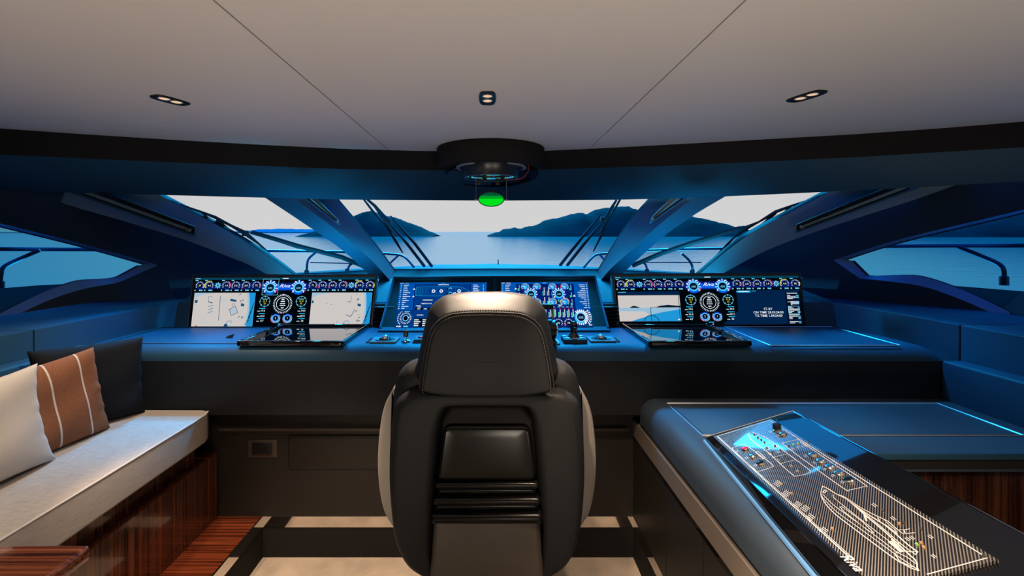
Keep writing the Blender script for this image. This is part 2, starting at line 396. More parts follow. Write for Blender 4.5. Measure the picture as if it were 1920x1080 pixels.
# slanted side walls: plan lines X = +-(a - .8276 Y)
def wl(px, py): return PP(px, py, V(-2.15, 3.65, 1), V(1.45, -1.2, 0).normalized())
def wr(px, py): return PP(px, py, V(2.25, 3.65, 1), V(-1.45, -1.2, 0).normalized())
openL = sp2([(296, 497), (150, 456), (-60, 404), (-330, 335)], 6)[:-1]+[(-330, 335), (-330, 760)]+[(-180, 690)]+sp2([(-60, 637), (0, 607), (60, 577), (110, 556), (160, 541), (215, 531), (236, 524)], 4)
openR = sp2([(1563, 488), (1690, 448), (1920, 393), (2250, 312)], 6)[:-1]+[(2250, 312), (2250, 790)]+[(2100, 706)]+sp2([(1980, 646), (1920, 617), (1840, 578), (1780, 553), (1730, 537), (1680, 529), (1612, 522)], 4)
outL = [(530, 522), (505, 505), (450, 470), (390, 430), (300, 396), (200, 366), (90, 340), (-360, 290), (-360, 860), (220, 720), (530, 600)]
outR = [(1330, 522), (1356, 502), (1410, 466), (1480, 430), (1570, 396), (1670, 360), (1770, 330), (2290, 250), (2290, 890), (1700, 700), (1330, 600)]
def holed(outer, hole, F, nrm, name, side):   # wall with a window opening and its sloping sill
    bm = bmesh.new(); es = []
    for lp in (outer, hole):
        vs = [bm.verts.new(F(*p)) for p in lp]
        es += [bm.edges.new((vs[i], vs[(i+1) % len(vs)])) for i in range(len(vs))]
    bmesh.ops.triangle_fill(bm, edges=es, use_beauty=True)
    bm.verts.index_update(); mb = MB()
    mb.add([v.co.copy() for v in bm.verts], [[v.index for v in f.verts] for f in bm.faces]); bm.free()
    H0 = [F(*p) for p in hole]
    tipx = hole[0][0]; ty = hole[0][1]
    def inner(p):
        x, y = p
        if abs(x-tipx) < 4 and abs(y-ty) < 4: return (x+side*30, y+1)
        if abs(x-925) > 1230 or y > 655: return (x, y)
        if y <= ty+20: return (x, y+5)
        w = max(0, min(1, (abs(x-tipx)-60)/90))
        return (x+side*9*(1-w), y-5-12*w)
    H = [F(*inner(p)) for p in hole]
    mb.mi(1).loft([H0, [h+nrm*.05 for h in H]], True)
    c = sum(H, V(0, 0, 0))/len(H)
    mb.mi(2).loft([[h+nrm*.05 for h in H], [h.lerp(c, .022)+nrm*.05 for h in H], [h.lerp(c, .022)+nrm*.075 for h in H]], True)
    mb.build(name, ['wall_navy', 'sill_blue', 'dark_reveal'], None, 30, 'structure')
    return [h+nrm*.068 for h in H]
nl = V(-1.45, 1.2, 0).normalized(); nr = V(1.45, 1.2, 0).normalized()
gl = holed(outL, openL, wl, nl, 'wall_left', -1)
gr = holed(outR, openR, wr, nr, 'wall_right', 1)
MB().quad(*gl).build('window_4', 'tinted_glass', None, False, 'structure')
MB().quad(*gr).build('window_5', 'tinted_glass', None, False, 'structure')
for k, (q, o, F) in enumerate((('ql', 'ol', wl), ('qr', 'or', wr))):
    A, B = RL[q], RL[o]
    sgn = -1 if k == 0 else 1
    face = [[x.lerp(y, t)+V(0, -.02*math.sin(math.pi*t), 0) for x, y in zip(A, B)] for t in (0, .03, .1, .5, .9, .97, 1)]
    ret = [b+V(sgn*.16, .20, .02) for b in B]
    mb = MB(); mb.loft(face, False).mi(1).loft([B, ret], False).mi(2).loft([A, [a+V(0, .05, .012) for a in A], [a+V(sgn*.15, .16, .05) for a in A]], False)
    mb.build('trim_%d' % (5+k), ['suede_grey', 'navy_panel', 'dark_reveal'], None, 40, 'structure')
# recessed blind tracks in the posts
def track(name, label, a0, a1, b0, b1, Ya, Yb, group=None):
    """slot between px line a0-a1 (upper) and b0-b1 (lower); depth Ya at the upper end, Yb at the lower end"""
    A0, A1, B0, B1 = P(*a0, Ya), P(*a1, Yb), P(*b0, Ya), P(*b1, Yb)
    o = thing(name, label, 'track', A1, group)
    n = V(0, -1, 0)
    MB().hexa([B0, B1, A1, A0, B0+n*.010, B1+n*.010, A1+n*.010, A0+n*.010]).build('slot', 'black_plastic', o)
    lo = lambda t, f, d: A0.lerp(A1, t).lerp(B0.lerp(B1, t), f)+n*d
    MB().hexa([lo(0, .45, .008), lo(.93, .45, .008), lo(.93, .78, .008), lo(0, .78, .008), lo(0, .45, .014), lo(.93, .45, .014), lo(.93, .78, .014), lo(0, .78, .014)]).build('rod', 'suede_grey', o)
    MB().hexa([lo(0, .90, .008), lo(1.01, .90, .008), lo(1.01, 1.12, .008), lo(0, 1.12, .008), lo(0, .90, .028), lo(1.01, .90, .028), lo(1.01, 1.12, .028), lo(0, 1.12, .028)]).build('lip', 'navy_panel', o)
    c = lo(.955, .62, .018)
    MB().rbox(c.x-.012, c.x+.012, c.y-.008, c.y+.008, c.z-.010, c.z+.010, .004).build('end_bracket', 'brushed', o)
tg = 'blind tracks in the windscreen posts'
track('blind_track', 'long blind track slot in the broad left post', (198, 361), (367, 425), (140, 360), (367, 441), 2.97, 3.11, tg)
track('blind_track', 'short blind track slot in the slim left mullion', (594, 372), (634, 412), (573, 371), (637, 421), 3.40, 3.47, tg)
track('blind_track', 'short blind track slot in the slim right mullion', (1257, 371), (1224, 405), (1284, 371), (1218, 418), 3.40, 3.47, tg)
track('blind_track', 'long blind track slot in the broad right post', (1655, 354), (1492, 421), (1712, 352), (1492, 434), 2.82, 3.04, tg)
# windscreen panes
cT, cB = (3.46, 4.3)
paneC = [P(600, 360, 3.42), P(1250, 360, 3.42), P(1110, 512, 4.25), P(750, 512, 4.25)]
paneL = [P(250, 352, 3.10), P(510, 358, 3.22), P(700, 516, 3.78), P(536, 520, 3.56)]
paneR = [P(1620, 346, 3.02), P(1350, 358, 3.22), P(1156, 516, 3.78), P(1322, 520, 3.56)]
MB().quad(*paneC).build('window_1', 'window_glass', None, False, 'structure')
MB().quad(*paneL).build('window_2', 'window_glass', None, False, 'structure')
MB().quad(*paneR).build('window_3', 'window_glass', None, False, 'structure')
# ---------------------------------------------------------------- lower structure
ZD = .822; DZ = CZ-ZD
YF = 2.37          # front face of the console
YK = 2.50          # kick wall
ZS = -.089         # wooden step / kick wall foot
ZF = -.303         # carpet
XL, XR = -2.04, 2.30
MB().box(-3.1, 3.1, -3.2, YK+.4, ZF-.05, ZF).build('floor', 'carpet', None, False, 'structure')
# room shell behind the camera
MB().box(-3.15, 3.15, -3.25, -3.2, ZF, ZC+.05).build('wall_back', 'kick_panel', None, False, 'structure')
mb = MB(); mb.box(-3.1, -3.05, -3.2, 2.2, ZF, 2.02); struct('wall_left_aft', mb, 'navy_panel', False)
mb = MB(); mb.box(3.05, 3.1, -3.2, 2.1, ZF, 2.02); struct('wall_right_aft', mb, 'navy_panel', False)
# side ledge walls under the windows
mb = MB()
mb.box(XL-.55, XL, 2.135, 3.25, .30, .95).box(XL-.55, XL, .2, 2.127, .30, .95)
struct('wall_left_ledge', mb, 'navy_leather')
mb = MB(); mb.rbox(XR, XR+.6, 2.372, 3.5, .30, .932, .006).rbox(XR, XR+.6, .2, 2.364, .30, .932, .006)
struct('wall_right_ledge', mb, 'navy_leather')
mb = MB(); mb.rbox(2.207, 2.33, .2, YF-.004, .30, .7575, .012); struct('wall_right_armrest', mb, 'navy_leather')
# kick wall, mirror band and riser round the sunken carpet well
XW0, XW1 = -1.2, .728
mb = MB(); mb.box(-3.0, 3.0, YK, YK+.05, ZS, .60); struct('wall_front', mb, 'kick_panel')
mb = MB(); mb.box(XW0, XW1, YK, YK+.02, ZF, -.144); struct('baseboard_front', mb, 'black_fabric')
mb = MB(); mb.box(XW0-.001, XW1+.001, YK-.004, YK+.01, -.144, ZS+.001); struct('trim_7', mb, 'steel', False)
mb = MB(); mb.box(XW0-.006, XW0+.003, -.4, YK-.003, -.144, ZS+.003); struct('trim_8', mb, 'steel', False)
mb = MB(); mb.box(XW0-.02, XW0, -.4, YK, ZF, -.144); struct('baseboard_left', mb, 'black_fabric')
mb = MB(); mb.box(XW1-.003, XW1+.006, -.4, YK-.003, -.144, ZS+.003); struct('trim_9', mb, 'steel', False)
mb = MB(); mb.box(XW1, XW1+.02, -.4, YK, ZF, -.144); struct('baseboard_right', mb, 'black_fabric')
st = MB().box(-3.0, XW0-.006, -.4, YK, ZS-.04, ZS).build('wooden_step', 'wood_step', None)
tag(st, 'glossy red-brown striped wooden step along the foot of the sofa', 'step')
mb = MB().box(-3.0, XW0-.02, -.4, YK, ZF, ZS-.04); struct('floor_plinth', mb, 'black_fabric')
# ---------------------------------------------------------------- helm console
con = thing('helm_console', 'long dark blue leather helm console below the windscreen carrying all screens', 'console', (0, 2.6, ZS))
def deck_profile(x):
    r = .035
    pts = [(2.93, ZD-.02), (2.93, ZD), (YF+.07, ZD)]
    for k in range(1, 9):
        a = k/8*math.pi/2; pts.append((YF+.07-.07*math.sin(a), ZD-.07+.07*math.cos(a)))
    return pts
mb = MB()
xs = [-2.03, -1.0, 0, 1.0, 2.0, 2.10, 2.16, 2.20, 2.23, 2.25]
rings = []
for x in xs:
    drop = 0 if x <= 2.10 else .09*(1-math.sqrt(max(0, 1-((x-2.10)/.152)**2)))
    rings.append([V(x, y+(drop*.15 if y < 2.5 else 0), z-drop*(1 if y < 2.6 else .35)) for y, z in deck_profile(x)])
mb.loft(rings, False); mb.build('worktop', 'navy_leather', con, 50)
zb = CZ-328*YF/K
mb = MB().hexa([V(-2.03, YF, zb), V(2.25, YF, zb), V(2.25, YF+.10, zb), V(-2.03, YF+.10, zb), V(-2.03, YF, ZD-.07), V(2.25, YF, ZD-.07), V(2.25, YF+.10, ZD-.07), V(-2.03, YF+.10, ZD-.07)])
mb.build('front_panel', 'console_leather', con)
# deck seams: lid outline on the left, shelf strip at the back
mb = MB()
lid = [PZ(370, 656, ZD), PZ(420, 646, ZD)]
zl = ZD+.0012
for a, b in ((V(-1.98, 2.44, zl), V(-1.30, 2.44, zl)), (V(-1.30, 2.44, zl), V(-1.30, 2.86, zl)), (V(-2.0, 2.89, zl), V(-1.27, 2.89, zl)), (V(-1.985, 2.44, zl), V(-1.985, 2.88, zl))):
    mb.tube([a, b], .0022, 4)
mb.build('lid_seam', 'dark_reveal', con)
t = PZ(432, 633, ZD)
mb = MB().hexa([t+V(-.018, -.02, -.001), t+V(.012, -.02, -.001), t+V(.012, 0, -.001), t+V(-.018, 0, -.001), t+V(-.010, -.012, .012), t+V(.022, .0, .02), t+V(.022, .004, .02), t+V(-.010, -.006, .012)])
mb.build('finger_pull', 'black_gloss', con)
# inlaid hatch with bright trim on the right of the deck
def frame_line(pts, w, h):
    m = MB()
    for a, b in zip(pts, pts[1:]+pts[:1]): m.tube([a, b], w, 4)
    return m
hx = [V(1.385, 2.40, zl), V(2.035, 2.40, zl), V(2.055, 2.915, zl), V(1.405, 2.915, zl)]
hp = MB().rbox(1.397, 2.035, 2.412, 2.905, ZD-.004, ZD+.0025, .002).build('hatch_lid', 'navy_leather', con)
frame_line(hx, .0028, .002).build('hatch_trim', 'trim_metal', hp)
# kick panel details
zt = CZ-350*YK/K
MB().box(-1.42, .70, YK-.026, YK, zt-.014, zt).build('trim_strip', 'shell_bronze', con)
MB().box(-1.42, .70, YK-.012, YK, zt-.034, zt-.018).build('trim_strip', 'kick_panel', con)
lk = MB().rbox(-1.064, -.30, YK-.006, YK+.002, CZ-427*YK/K, CZ-366*YK/K, .002).build('locker_door', 'kick_panel', con)
gy = YK-.0065
frame_line([V(-1.064, gy, CZ-427*YK/K), V(-.30, gy, CZ-427*YK/K), V(-.30, gy, CZ-366*YK/K), V(-1.064, gy, CZ-366*YK/K)], .0022, 0).build('door_gap', 'dark_reveal', lk)
# upper back of the console between the screens and up to the glass
rows = []
prof = [(2.93, ZD-.01), (2.96, .94), (2.975, .965), (3.02, .978), (3.45, 1.04), (3.62, 1.06)]
mb = MB(); mb.loft([[V(-1.95, y, z), V(2.1, y, z)] for y, z in prof], False)
mb.build('upper_panel', 'navy_leather', con, 25)
base = [(-2.1, 3.15), (-1.7, 3.40), (-1.50, 3.50), (-1.30, 3.62), (-1.05, 3.95), (-.86, 4.10), (0, 4.16), (.88, 4.10), (1.08, 3.95), (1.33, 3.62), (1.55, 3.50), (1.8, 3.38), (2.2, 3.1)]
mb = MB()
mb.loft([[V(x, y, 1.10) for x, y in base], [V(x, y-.03, 1.105) for x, y in base], [V(x, y-.05, 1.09) for x, y in base], [V(x*.97, min(y-.12, 3.62), 1.045) for x, y in base]], False)
mb.build('dash_ledge', 'dash_leather', con, 40)
# air vents
def vent(px0, px1, label):
    a, b = P(px0, 570, 2.93), P(px1, 611, 2.93)
    o = thing('air_vent', label, 'vent', V((a.x+b.x)/2, 2.93, b.z), 'air vents between the screens')
    MB().box(a.x, b.x, 2.925, 2.955, b.z, a.z).build('recess', 'dark_reveal', o)
    for k in range(6):
        z = b.z+(a.z-b.z)*(k+.5)/6
        MB().hexa([V(a.x, 2.895, z-.006), V(b.x, 2.895, z-.006), V(b.x, 2.925, z-.001), V(a.x, 2.925, z-.001), V(a.x, 2.895, z-.003), V(b.x, 2.895, z-.003), V(b.x, 2.925, z+.003), V(a.x, 2.925, z+.003)]).build('louvre', 'black_plastic', o)
vent(703, 741, 'black louvred air vent between the left wide screen and the centre screens')
vent(1112, 1158, 'black louvred air vent between the centre screens and the right wide screen')
# ---------------------------------------------------------------- screens
SM = list(EMC)
def gauge(d, x, y, r, l, num='60', arc=None, big=False, dial=False):
    d.ring(x, y, r*.60, r*1.02, 'e_dblue', l, n=20)
    d.ticks(x, y, r*.74, r*.96, r*.10, 11, 'e_white', l+1, -30, 210)
    if big:
        d.ring(x, y, r*.55, r*1.02, 'e_blue', l+.3, n=28); d.ring(x, y, r*.52, r*.74, 'e_cyan', l+.5, n=28); d.ring(x, y, r*.60, r*.66, 'e_lcyan', l+.8, n=28)
        d.disc(x, y, r*.52, 'e_navy', l+.9); d.text(num, x, y+r*.08, r*.42, 'e_lcyan', l+1.5)
        d.ticks(x, y, r*.88, r*1.06, r*.11, 9, 'e_white', l+1.4, -40, 220)
    elif dial:
        d.disc(x, y, r*.85, 'e_panel_light', l+.4); d.disc(x, y, r*.5, 'e_cyan', l+.5); d.line([(x, y), (x-r*.6, y-r*.25)], r*.14, 'e_white', l+1.2); d.text(num, x, y+r*.45, r*.4, 'e_white', l+1.3)
        d.ring(x, y, r*1.02, r*1.1, 'e_lcyan', l+.6, -40, 220, n=24)
    else:
        d.disc(x, y, r*.55, 'e_black', l+.6); d.text(num, x, y+r*.05, r*.62, 'e_white', l+1.5)
    if arc: d.ring(x, y, r*.98, r*1.12, arc[0], l+1.2, arc[1], arc[2], n=30)
def wide_display(d, kind):
    W, H = 1700, 460
    d.rect(0, 0, W, H, 'e_black', 0); d.rect(0, 0, W, 20, 'e_teal', 1)
    d.bars(6, 9, 50, 6, 'e_lcyan', 2); d.bars(830, 9, 55, 8, 'e_white', 2)
    d.rect(20, 50, W-20, 108, 'e_dblue', 1); d.rect(640, 55, 1080, 128, 'e_dblue', 1.2); d.rect(760, 70, 950, 118, 'e_blue', 1.4)
    L = [(54, '37', ('e_yellow', -35, 20)), (144, '4.0', ('e_yellow', 60, 215)), (304, '1.0', ('e_red', -20, 60)), (394, '2.0', ('e_red', 195, 225)), (491, '2.0', ('e_red', 195, 225)), (589, '72', ('e_red', -25, 20)),
         (1122, '71', ('e_red', -25, 20)), (1214, '2.0', ('e_red', 195, 225)), (1309, '6.0', ('e_red', 195, 225)), (1406, '1.0', ('e_red', -20, 60)), (1564, '4.0', ('e_yellow', 60, 215)), (1661, '36', ('e_yellow', -35, 20))]
    for x, n, a in L:
        gauge(d, x, 75, 40, 2, n, a); d.bars(x-45, 27, 26, 9, 'e_lcyan', 2); d.bars(x-46, 122, 12, 12, 'e_lcyan', 2); d.bars(x-4, 122, 36, 12, 'e_lcyan', 2)
    for x, c in ((224, 'e_green'), (1486, 'e_green')):
        d.ticks(x, 75, 16, 27, 7, 8, 'e_lcyan', 2); d.ring(x, 75, 12, 20, 'e_lcyan', 2.2); d.text('N', x, 75, 20, c, 3)
    for x in (721, 989): gauge(d, x, 97, 66, 3, '600', ('e_red', -32, -18), big=True)
    if kind == 'left': d.line([(650, 15), (798, 15), (798, 168), (650, 168)], 3, 'e_lcyan', 6, True)
    d.text('Riva', 855, 82, 48, 'e_white', 6, 1.25, .45)
    # compass rose and small dials
    x, y = 854, 250
    d.ticks(x, y, 76, 89, 5, 36, 'e_white', 2); d.ring(x, y, 57, 61, 'e_white', 2, n=36)
    for k, (w, yy) in enumerate(((26, -42), (40, -22), (50, -2), (54, 16), (26, 38))): d.bars(x-w/2, y+yy, w, 10 if k in (0, 1, 4) else 7, 'e_white', 2.5)
    d.poly([(x-10, y-92), (x+10, y-92), (x, y-74)], 'e_white', 2.6)
    for cx, n in ((684, '11.7'), (1027, '11.4')):
        d.ring(cx, 228, 46, 49, 'e_lcyan', 2, n=26); d.ticks(cx, 228, 40, 50, 6, 8, 'e_lcyan', 2); d.bars(cx-24, 206, 48, 6, 'e_lcyan', 2); d.text(n, cx, 226, 24, 'e_yellow', 3); d.text('73', cx, 250, 22, 'e_yellow', 3)
    for x0, rows in ((622, (('19.6', 315), ('26.5', 363), ('0.7', 408))), (1002, (('34.0', 315), ('2011', 363), ('36', 408)))):
        for t, yy in rows:
            d.bars(x0+15, yy-22, 58, 7, 'e_cyan', 2); d.bars(x0, yy+3, 26, 6, 'e_white', 2); d.text(t, x0+52, yy, 24, 'e_white', 2)
    for cx, n in ((800, '2'), (912, '1')):
        d.ring(cx, 383, 24, 46, 'e_dblue', 2, n=24); d.ring(cx, 383, 22, 36, 'e_blue', 2.4, n=24); d.ring(cx, 383, 27, 32, 'e_lcyan', 2.6, n=24); d.ticks(cx, 383, 36, 44, 4, 16, 'e_white', 2.8, 150, 390); d.text(n, cx, 383, 28, 'e_white', 3)
        d.ring(cx, 383, 44, 48, 'e_red', 3, 200, 240); d.ring(cx, 383, 44, 48, 'e_green', 3, 300, 340)
    d.bars(830, 436, 50, 7, 'e_cyan', 2); d.poly([(862, 458), (874, 458), (868, 446)], 'e_white', 2)
def video_cabin(d, x0, x1, full):
    y0, y1 = 145, 458; w = x1-x0
    d.rect(x0, y0, x1, y1, 'e_video', 2)
    arc = [(x0+w*(.86+.03*math.sin(math.pi*k/10)), y0+(y1-y0)*k/10) for k in range(11)]
    d.poly([(x1, y0)]+arc+[(x1, y1)], 'e_vblue', 3)
    a2 = [(p[0]+w*.035, p[1]) for p in arc]
    d.poly(arc+a2[::-1], 'e_video_shade', 3.5)
    d.poly([(x0, y0), (x0+w*.35, y0), (x0+w*.1, y0+22), (x0, y0+60)], 'e_video_shade', 3)
    q = lambda u, v: (x0+w*u, y0+(y1-y0)*v)
    if full:
        d.line([q(.43, .1), q(.44, .82)], 5, 'e_vdark', 4); d.line([q(.24, .27), q(.24, .12), q(.30, .12)], 3, 'e_vdark', 4)
        d.line([q(.24, .27), q(.31, .31)], 8, 'e_vdark', 4)
        for k in range(6): d.line([q(.25, .42+.045*k), q(.33, .38+.045*k)], 4, 'e_video_shade' if k % 2 else 'e_vdark', 4)
        d.line([q(.60, .50), q(.70, .42), q(.74, .60), q(.64, .68)], 5, 'e_vdark', 4, True); d.poly([q(.62, .51), q(.69, .46), q(.72, .59), q(.65, .64)], 'e_video_shade', 3.8)
        d.ring(*q(.66, .37), 12, 15, 'e_vdark', 4); d.poly([q(.60, .18), q(.70, .22), q(.70, .28), q(.60, .25)], 'e_vdark', 4)
        d.line([q(.18, .78), q(.20, .92), q(.33, .87)], 4, 'e_video_shade', 4); d.ring(*q(.50, .24), 8, 14, 'e_video_shade', 4)
        d.poly([q(.78, .32), q(.84, .35), q(.83, .42), q(.78, .40)], 'e_vdark', 4)
        d.poly([q(.02, .22), q(.07, .22), q(.06, .31), q(.02, .31)], 'e_vdark', 4)
    else:
        d.line([q(.66, .28), q(.66, .10)], 3, 'e_vdark', 4); d.line([q(.60, .28), q(.66, .28)], 5, 'e_vdark', 4); d.line([q(.60, .66), q(.68, .72), q(.74, .50)], 5, 'e_vdark', 4)
        d.poly([q(.77, .33), q(.83, .35), q(.83, .42), q(.78, .41)], 'e_vdark', 4); d.line([q(.44, .12), q(.44, .22)], 4, 'e_video_shade', 4)
        d.poly([q(.01, .24), q(.04, .24), q(.04, .32), q(.01, .32)], 'e_vdark', 4)
        for u, v in ((.26, .32), (.34, .36), (.46, .87), (.10, .95), (.80, .66), (.74, .06)): d.disc(*q(u, v), 4, 'e_vdark', 4, 6)
    for k in range(7):
        u, v = random.uniform(.74, .82), random.uniform(.05, .9); d.line([q(u, v), q(u+.02, v-.04)], 6, 'e_vdark', 4)
    d.ring(*q(.62, .92), 18, 24, 'e_video_shade', 4, n=16); d.ring(*q(.62, .92), 26, 29, 'e_vdark', 4, n=16, a0=20, a1=180); d.poly([q(.53, 1), q(.55, .92), q(.59, .93), q(.60, 1)], 'e_vdark', 4)
    for k in range(5): d.line([q(.88+.02*k, .95-.1*k), q(.94+.012*k, .80-.12*k)], 6, 'e_hill', 4)
    d.poly([q(.06, 1), q(.09, .96), q(.10, 1)], 'e_red', 4)
def right_extra(d):
    d.rect(12, 145, 585, 180, 'e_radar', 2); d.bars(20, 152, 70, 6, 'e_lcyan', 3)
    x0, x1, y0, y1 = 14, 582, 182, 425
    d.rect(x0, y0, x1, y1, 'e_video', 2); d.rect(x0, 300, x1, y1, 'e_vsea', 3)
    d.poly([(x0, y1), (x0, 395), (230, 380), (420, 340), (x1, 315), (x1, y1)], 'e_vblue', 3.4); d.poly([(x0, y1), (x0, 330), (250, 332), (300, 372), (180, 405), (120, y1)], 'e_video', 3.6)
    d.poly([(110, 300), (140, 284), (158, 280), (190, 290), (215, 300)], 'e_hill', 4); d.poly([(345, 298), (400, 280), (470, 273), (540, 280), (x1, 284), (x1, 298)], 'e_hill', 4)
    d.line([(306, 294), (306, 422)], 6, 'e_vdark', 5); d.ring(306, 440, 66, 74, 'e_vdark', 5, 15, 165, n=40); d.line([(306, 299), (350, 294)], 4, 'e_vdark', 5)
    d.line([(x1-12, y0), (x1-12, y1)], 5, 'e_black', 6); d.bars(x1-34, 410, 20, 12, 'e_white', 6)
    d.rect(1110, 138, 1690, 458, 'e_radar', 2); d.poly([(960, 458), (1330, 146), (1690, 146), (1560, 458)], 'e_radar', 1.6)
    d.rect(1112, 142, 1240, 160, 'e_cyan', 3); d.bars(1130, 151, 90, 8, 'e_white', 4); d.bars(1250, 146, 40, 7, 'e_cyan', 3)
    for t, y in (('ST-BY', 318), ('ON TIME 28.03:24:00', 350), ('TX TIME 1.04:24:00', 381)): d.text(t, 1385, y, 31, 'e_white', 4)
    d.rect(1555, 160, 1690, 458, 'e_navy', 3)
    for y in (170, 190, 200, 212, 222, 252, 300, 310, 320, 330, 342, 352, 372, 386, 398, 408, 436, 448):
        d.bars(1572, y, random.choice((30, 50, 80, 96)), 6, 'e_white', 4)
        if random.random() < .6: d.bars(1655, y, 24, 6, 'e_lcyan', 4)
    d.line([(1572, 292), (1672, 292), (1672, 362), (1572, 362)], 3, 'e_lcyan', 4, True); d.rect(1600, 245, 1676, 275, 'e_video_shade', 4); d.rect(1600, 245, 1612, 282, 'e_amber', 5)
def make_wide(name, label, TL, TR, BR, BL, kind):
    o = thing(name, label, 'screen', (BL+BR)/2, 'wide instrument screens')
    n = (TR-TL).cross(BL-TL).normalized()
    if n.y > 0: n = -n
    e = .014
    U, D = (TR-TL).normalized(), (BL-TL).normalized()
    a, b, c, d_ = TL-U*e-D*.018, TR+U*e-D*.018, BR+U*e+D*.003, BL-U*e+D*.003
    f = -n
    mb = MB(); mb.hexa([d_+f*.05, c+f*.05, b+f*.05, a+f*.05, d_+f*.002, c+f*.002, b+f*.002, a+f*.002]); mb.build('housing', 'black_gloss', o, False)
    ch = .0035
    mb = MB()
    for p, q in ((a, b), (b, c), (a, d_)): mb.tube([p, q], ch, 5)
    mb.build('bezel', 'navy_panel', o)
    F = lambda u, v, l: TL.lerp(TR, u/1700).lerp(BL.lerp(BR, u/1700), v/460)+n*(.0004+l*.0006)
    d = Draw(F, SM); wide_display(d, kind)
    if kind == 'left': video_cabin(d, 12, 588, True); video_cabin(d, 1122, 1690, False)
    else: right_extra(d)
    d.mb.build('display_panel', SM, o, False)
    for s, px in ((-1, a), (1, b)):
        c0 = px+D*.035+U*(.006*s)
        MB().rbox(c0.x-.005, c0.x+.005, c0.y-.006, c0.y+.006, c0.z-.004, c0.z+.004, .0015).build('latch', 'chrome', o)
YB = DZ*K/163; YT = 3.02
make_wide('wide_screen', 'wide instrument screen left of the helm showing two white camera views', P(366, 521, YT), P(703, 520, YT), P(694, 612.5, YB), P(356, 612.5, YB), 'left')
make_wide('wide_screen', 'wide instrument screen right of the helm showing seascape view and radar standby text', P(1152, 519, YT), P(1497, 517, YT), P(1507, 608, YB), P(1160, 610, YB), 'right')
# twin centre screens in one raked housing
def plan_screen(d):
    W, H = 1170, 608
    d.rect(0, 0, W, H, 'e_panel_dark', 0); d.rect(0, 22, 205, 385, 'e_panel', 1); d.rect(962, 22, W, H, 'e_panel', 1); d.rect(205, 16, 218, 470, 'e_dblue', 1); d.rect(950, 16, 962, H, 'e_dblue', 1)
    d.rect(0, 0, W, 16, 'e_panel', .5); d.bars(5, 9, 50, 7, 'e_white', 2); d.bars(70, 9, 55, 7, 'e_lcyan', 2); d.bars(560, 9, 50, 7, 'e_cyan', 2); d.disc(1158, 8, 6, 'e_red', 2, 8)
    ws = (70, 50, 55, 65, 95, 55, 100, 50, 85, 48, 30, 88, 40)
    for k, w in enumerate(ws):
        y = 38+27*k; d.rect(0, y+13, 200, y+15, 'e_panel_dark', 2); d.bars(58, y, w, 10, 'e_white', 2); d.rect(18, y-6, 30, y+6, 'e_lcyan' if k % 3 else 'e_white', 2)
    for y in (95, 200): d.poly([(184, y+10), (216, y+10), (200, y-14)], 'e_white', 3)
    d.bars(520, 33, 140, 12, 'e_white', 2)
    hull = [(225, 70), (330, 64), (700, 60), (800, 66), (880, 90), (945, 125), (880, 165), (800, 190), (700, 196), (330, 192), (225, 186)]
    d.line(hull, 2.5, 'e_cyan', 2, True)
    for x in (235, 262, 285, 310): d.line([(x, 75), (x, 182)], 2, 'e_cyan', 2)
    for x0, y0, x1, y1 in ((390, 80, 500, 118), (390, 140, 500, 178), (505, 80, 600, 178), (620, 72, 700, 120), (620, 138, 700, 186), (715, 75, 800, 180), (800, 90, 870, 160), (330, 85, 385, 170)):
        d.line([(x0, y0), (x1, y0), (x1, y1), (x0, y1)], 2, 'e_panel_light', 2, True); d.line([((x0+x1)/2, y0), ((x0+x1)/2, y1)], 1.5, 'e_cyan', 2)
    for x, y in ((462, 126), (565, 126), (803, 126), (745, 168)):
        d.disc(x, y, 24, 'e_white', 3); d.disc(x, y, 12, 'e_panel', 4); d.rect(x-56, y-6, x-30, y+6, 'e_black', 3)
    for x, y in ((688, 96), (688, 156)):
        d.ring(x, y, 12, 20, 'e_lcyan', 3, 0, 180); d.rect(x-56, y-6, x-30, y+6, 'e_black', 3)
    d.bars(330, 250, 130, 12, 'e_white', 2); d.bars(530, 250, 130, 12, 'e_white', 2); d.text('TEMPERATURE', 380, 299, 22, 'e_white', 2); d.bars(245, 328, 65, 9, 'e_white', 2); d.bars(270, 345, 40, 9, 'e_white', 2)
    d.rect(240, 355, 340, 385, 'e_black', 2); d.text('24.0', 285, 371, 26, 'e_white', 3); d.bars(352, 370, 40, 10, 'e_white', 2); d.rect(400, 355, 500, 385, 'e_black', 2)
    d.bars(268, 450, 85, 10, 'e_white', 2); d.rect(230, 492, 480, 600, 'e_navy', 2)
    for k in range(4):
        for j in range(2): d.bars(240+110*j, 512+24*k, random.choice((60, 80)), 12, 'e_white', 3)
    d.rect(0, 395, 225, H, 'e_panel_dark', 1.5); x, y = 128, 490
    d.ring(x, y, 58, 68, 'e_dblue', 2, n=30); d.ticks(x, y, 58, 74, 6, 22, 'e_white', 3); d.ring(x, y, 30, 38, 'e_lcyan', 3, n=26); d.disc(x, y, 27, 'e_black', 3); d.line([(x+30, y-5), (x+62, y-18)], 7, 'e_white', 3.5)
    d.ring(x, y, 104, 107, 'e_lcyan', 2, 125, 225, n=60); d.ticks(x, y, 96, 104, 9, 8, 'e_white', 3, 125, 225)
    d.bars(18, 592, 60, 16, 'e_white', 2); d.bars(110, 592, 60, 16, 'e_lcyan', 2); d.bars(105, 402, 70, 9, 'e_lcyan', 2)
    for k in range(22): d.bars(990, 38+25*k, random.choice((60, 80, 105)), 10, 'e_white', 2); d.rect(1120, 32+25*k, 1134, 44+25*k, 'e_lcyan', 2)
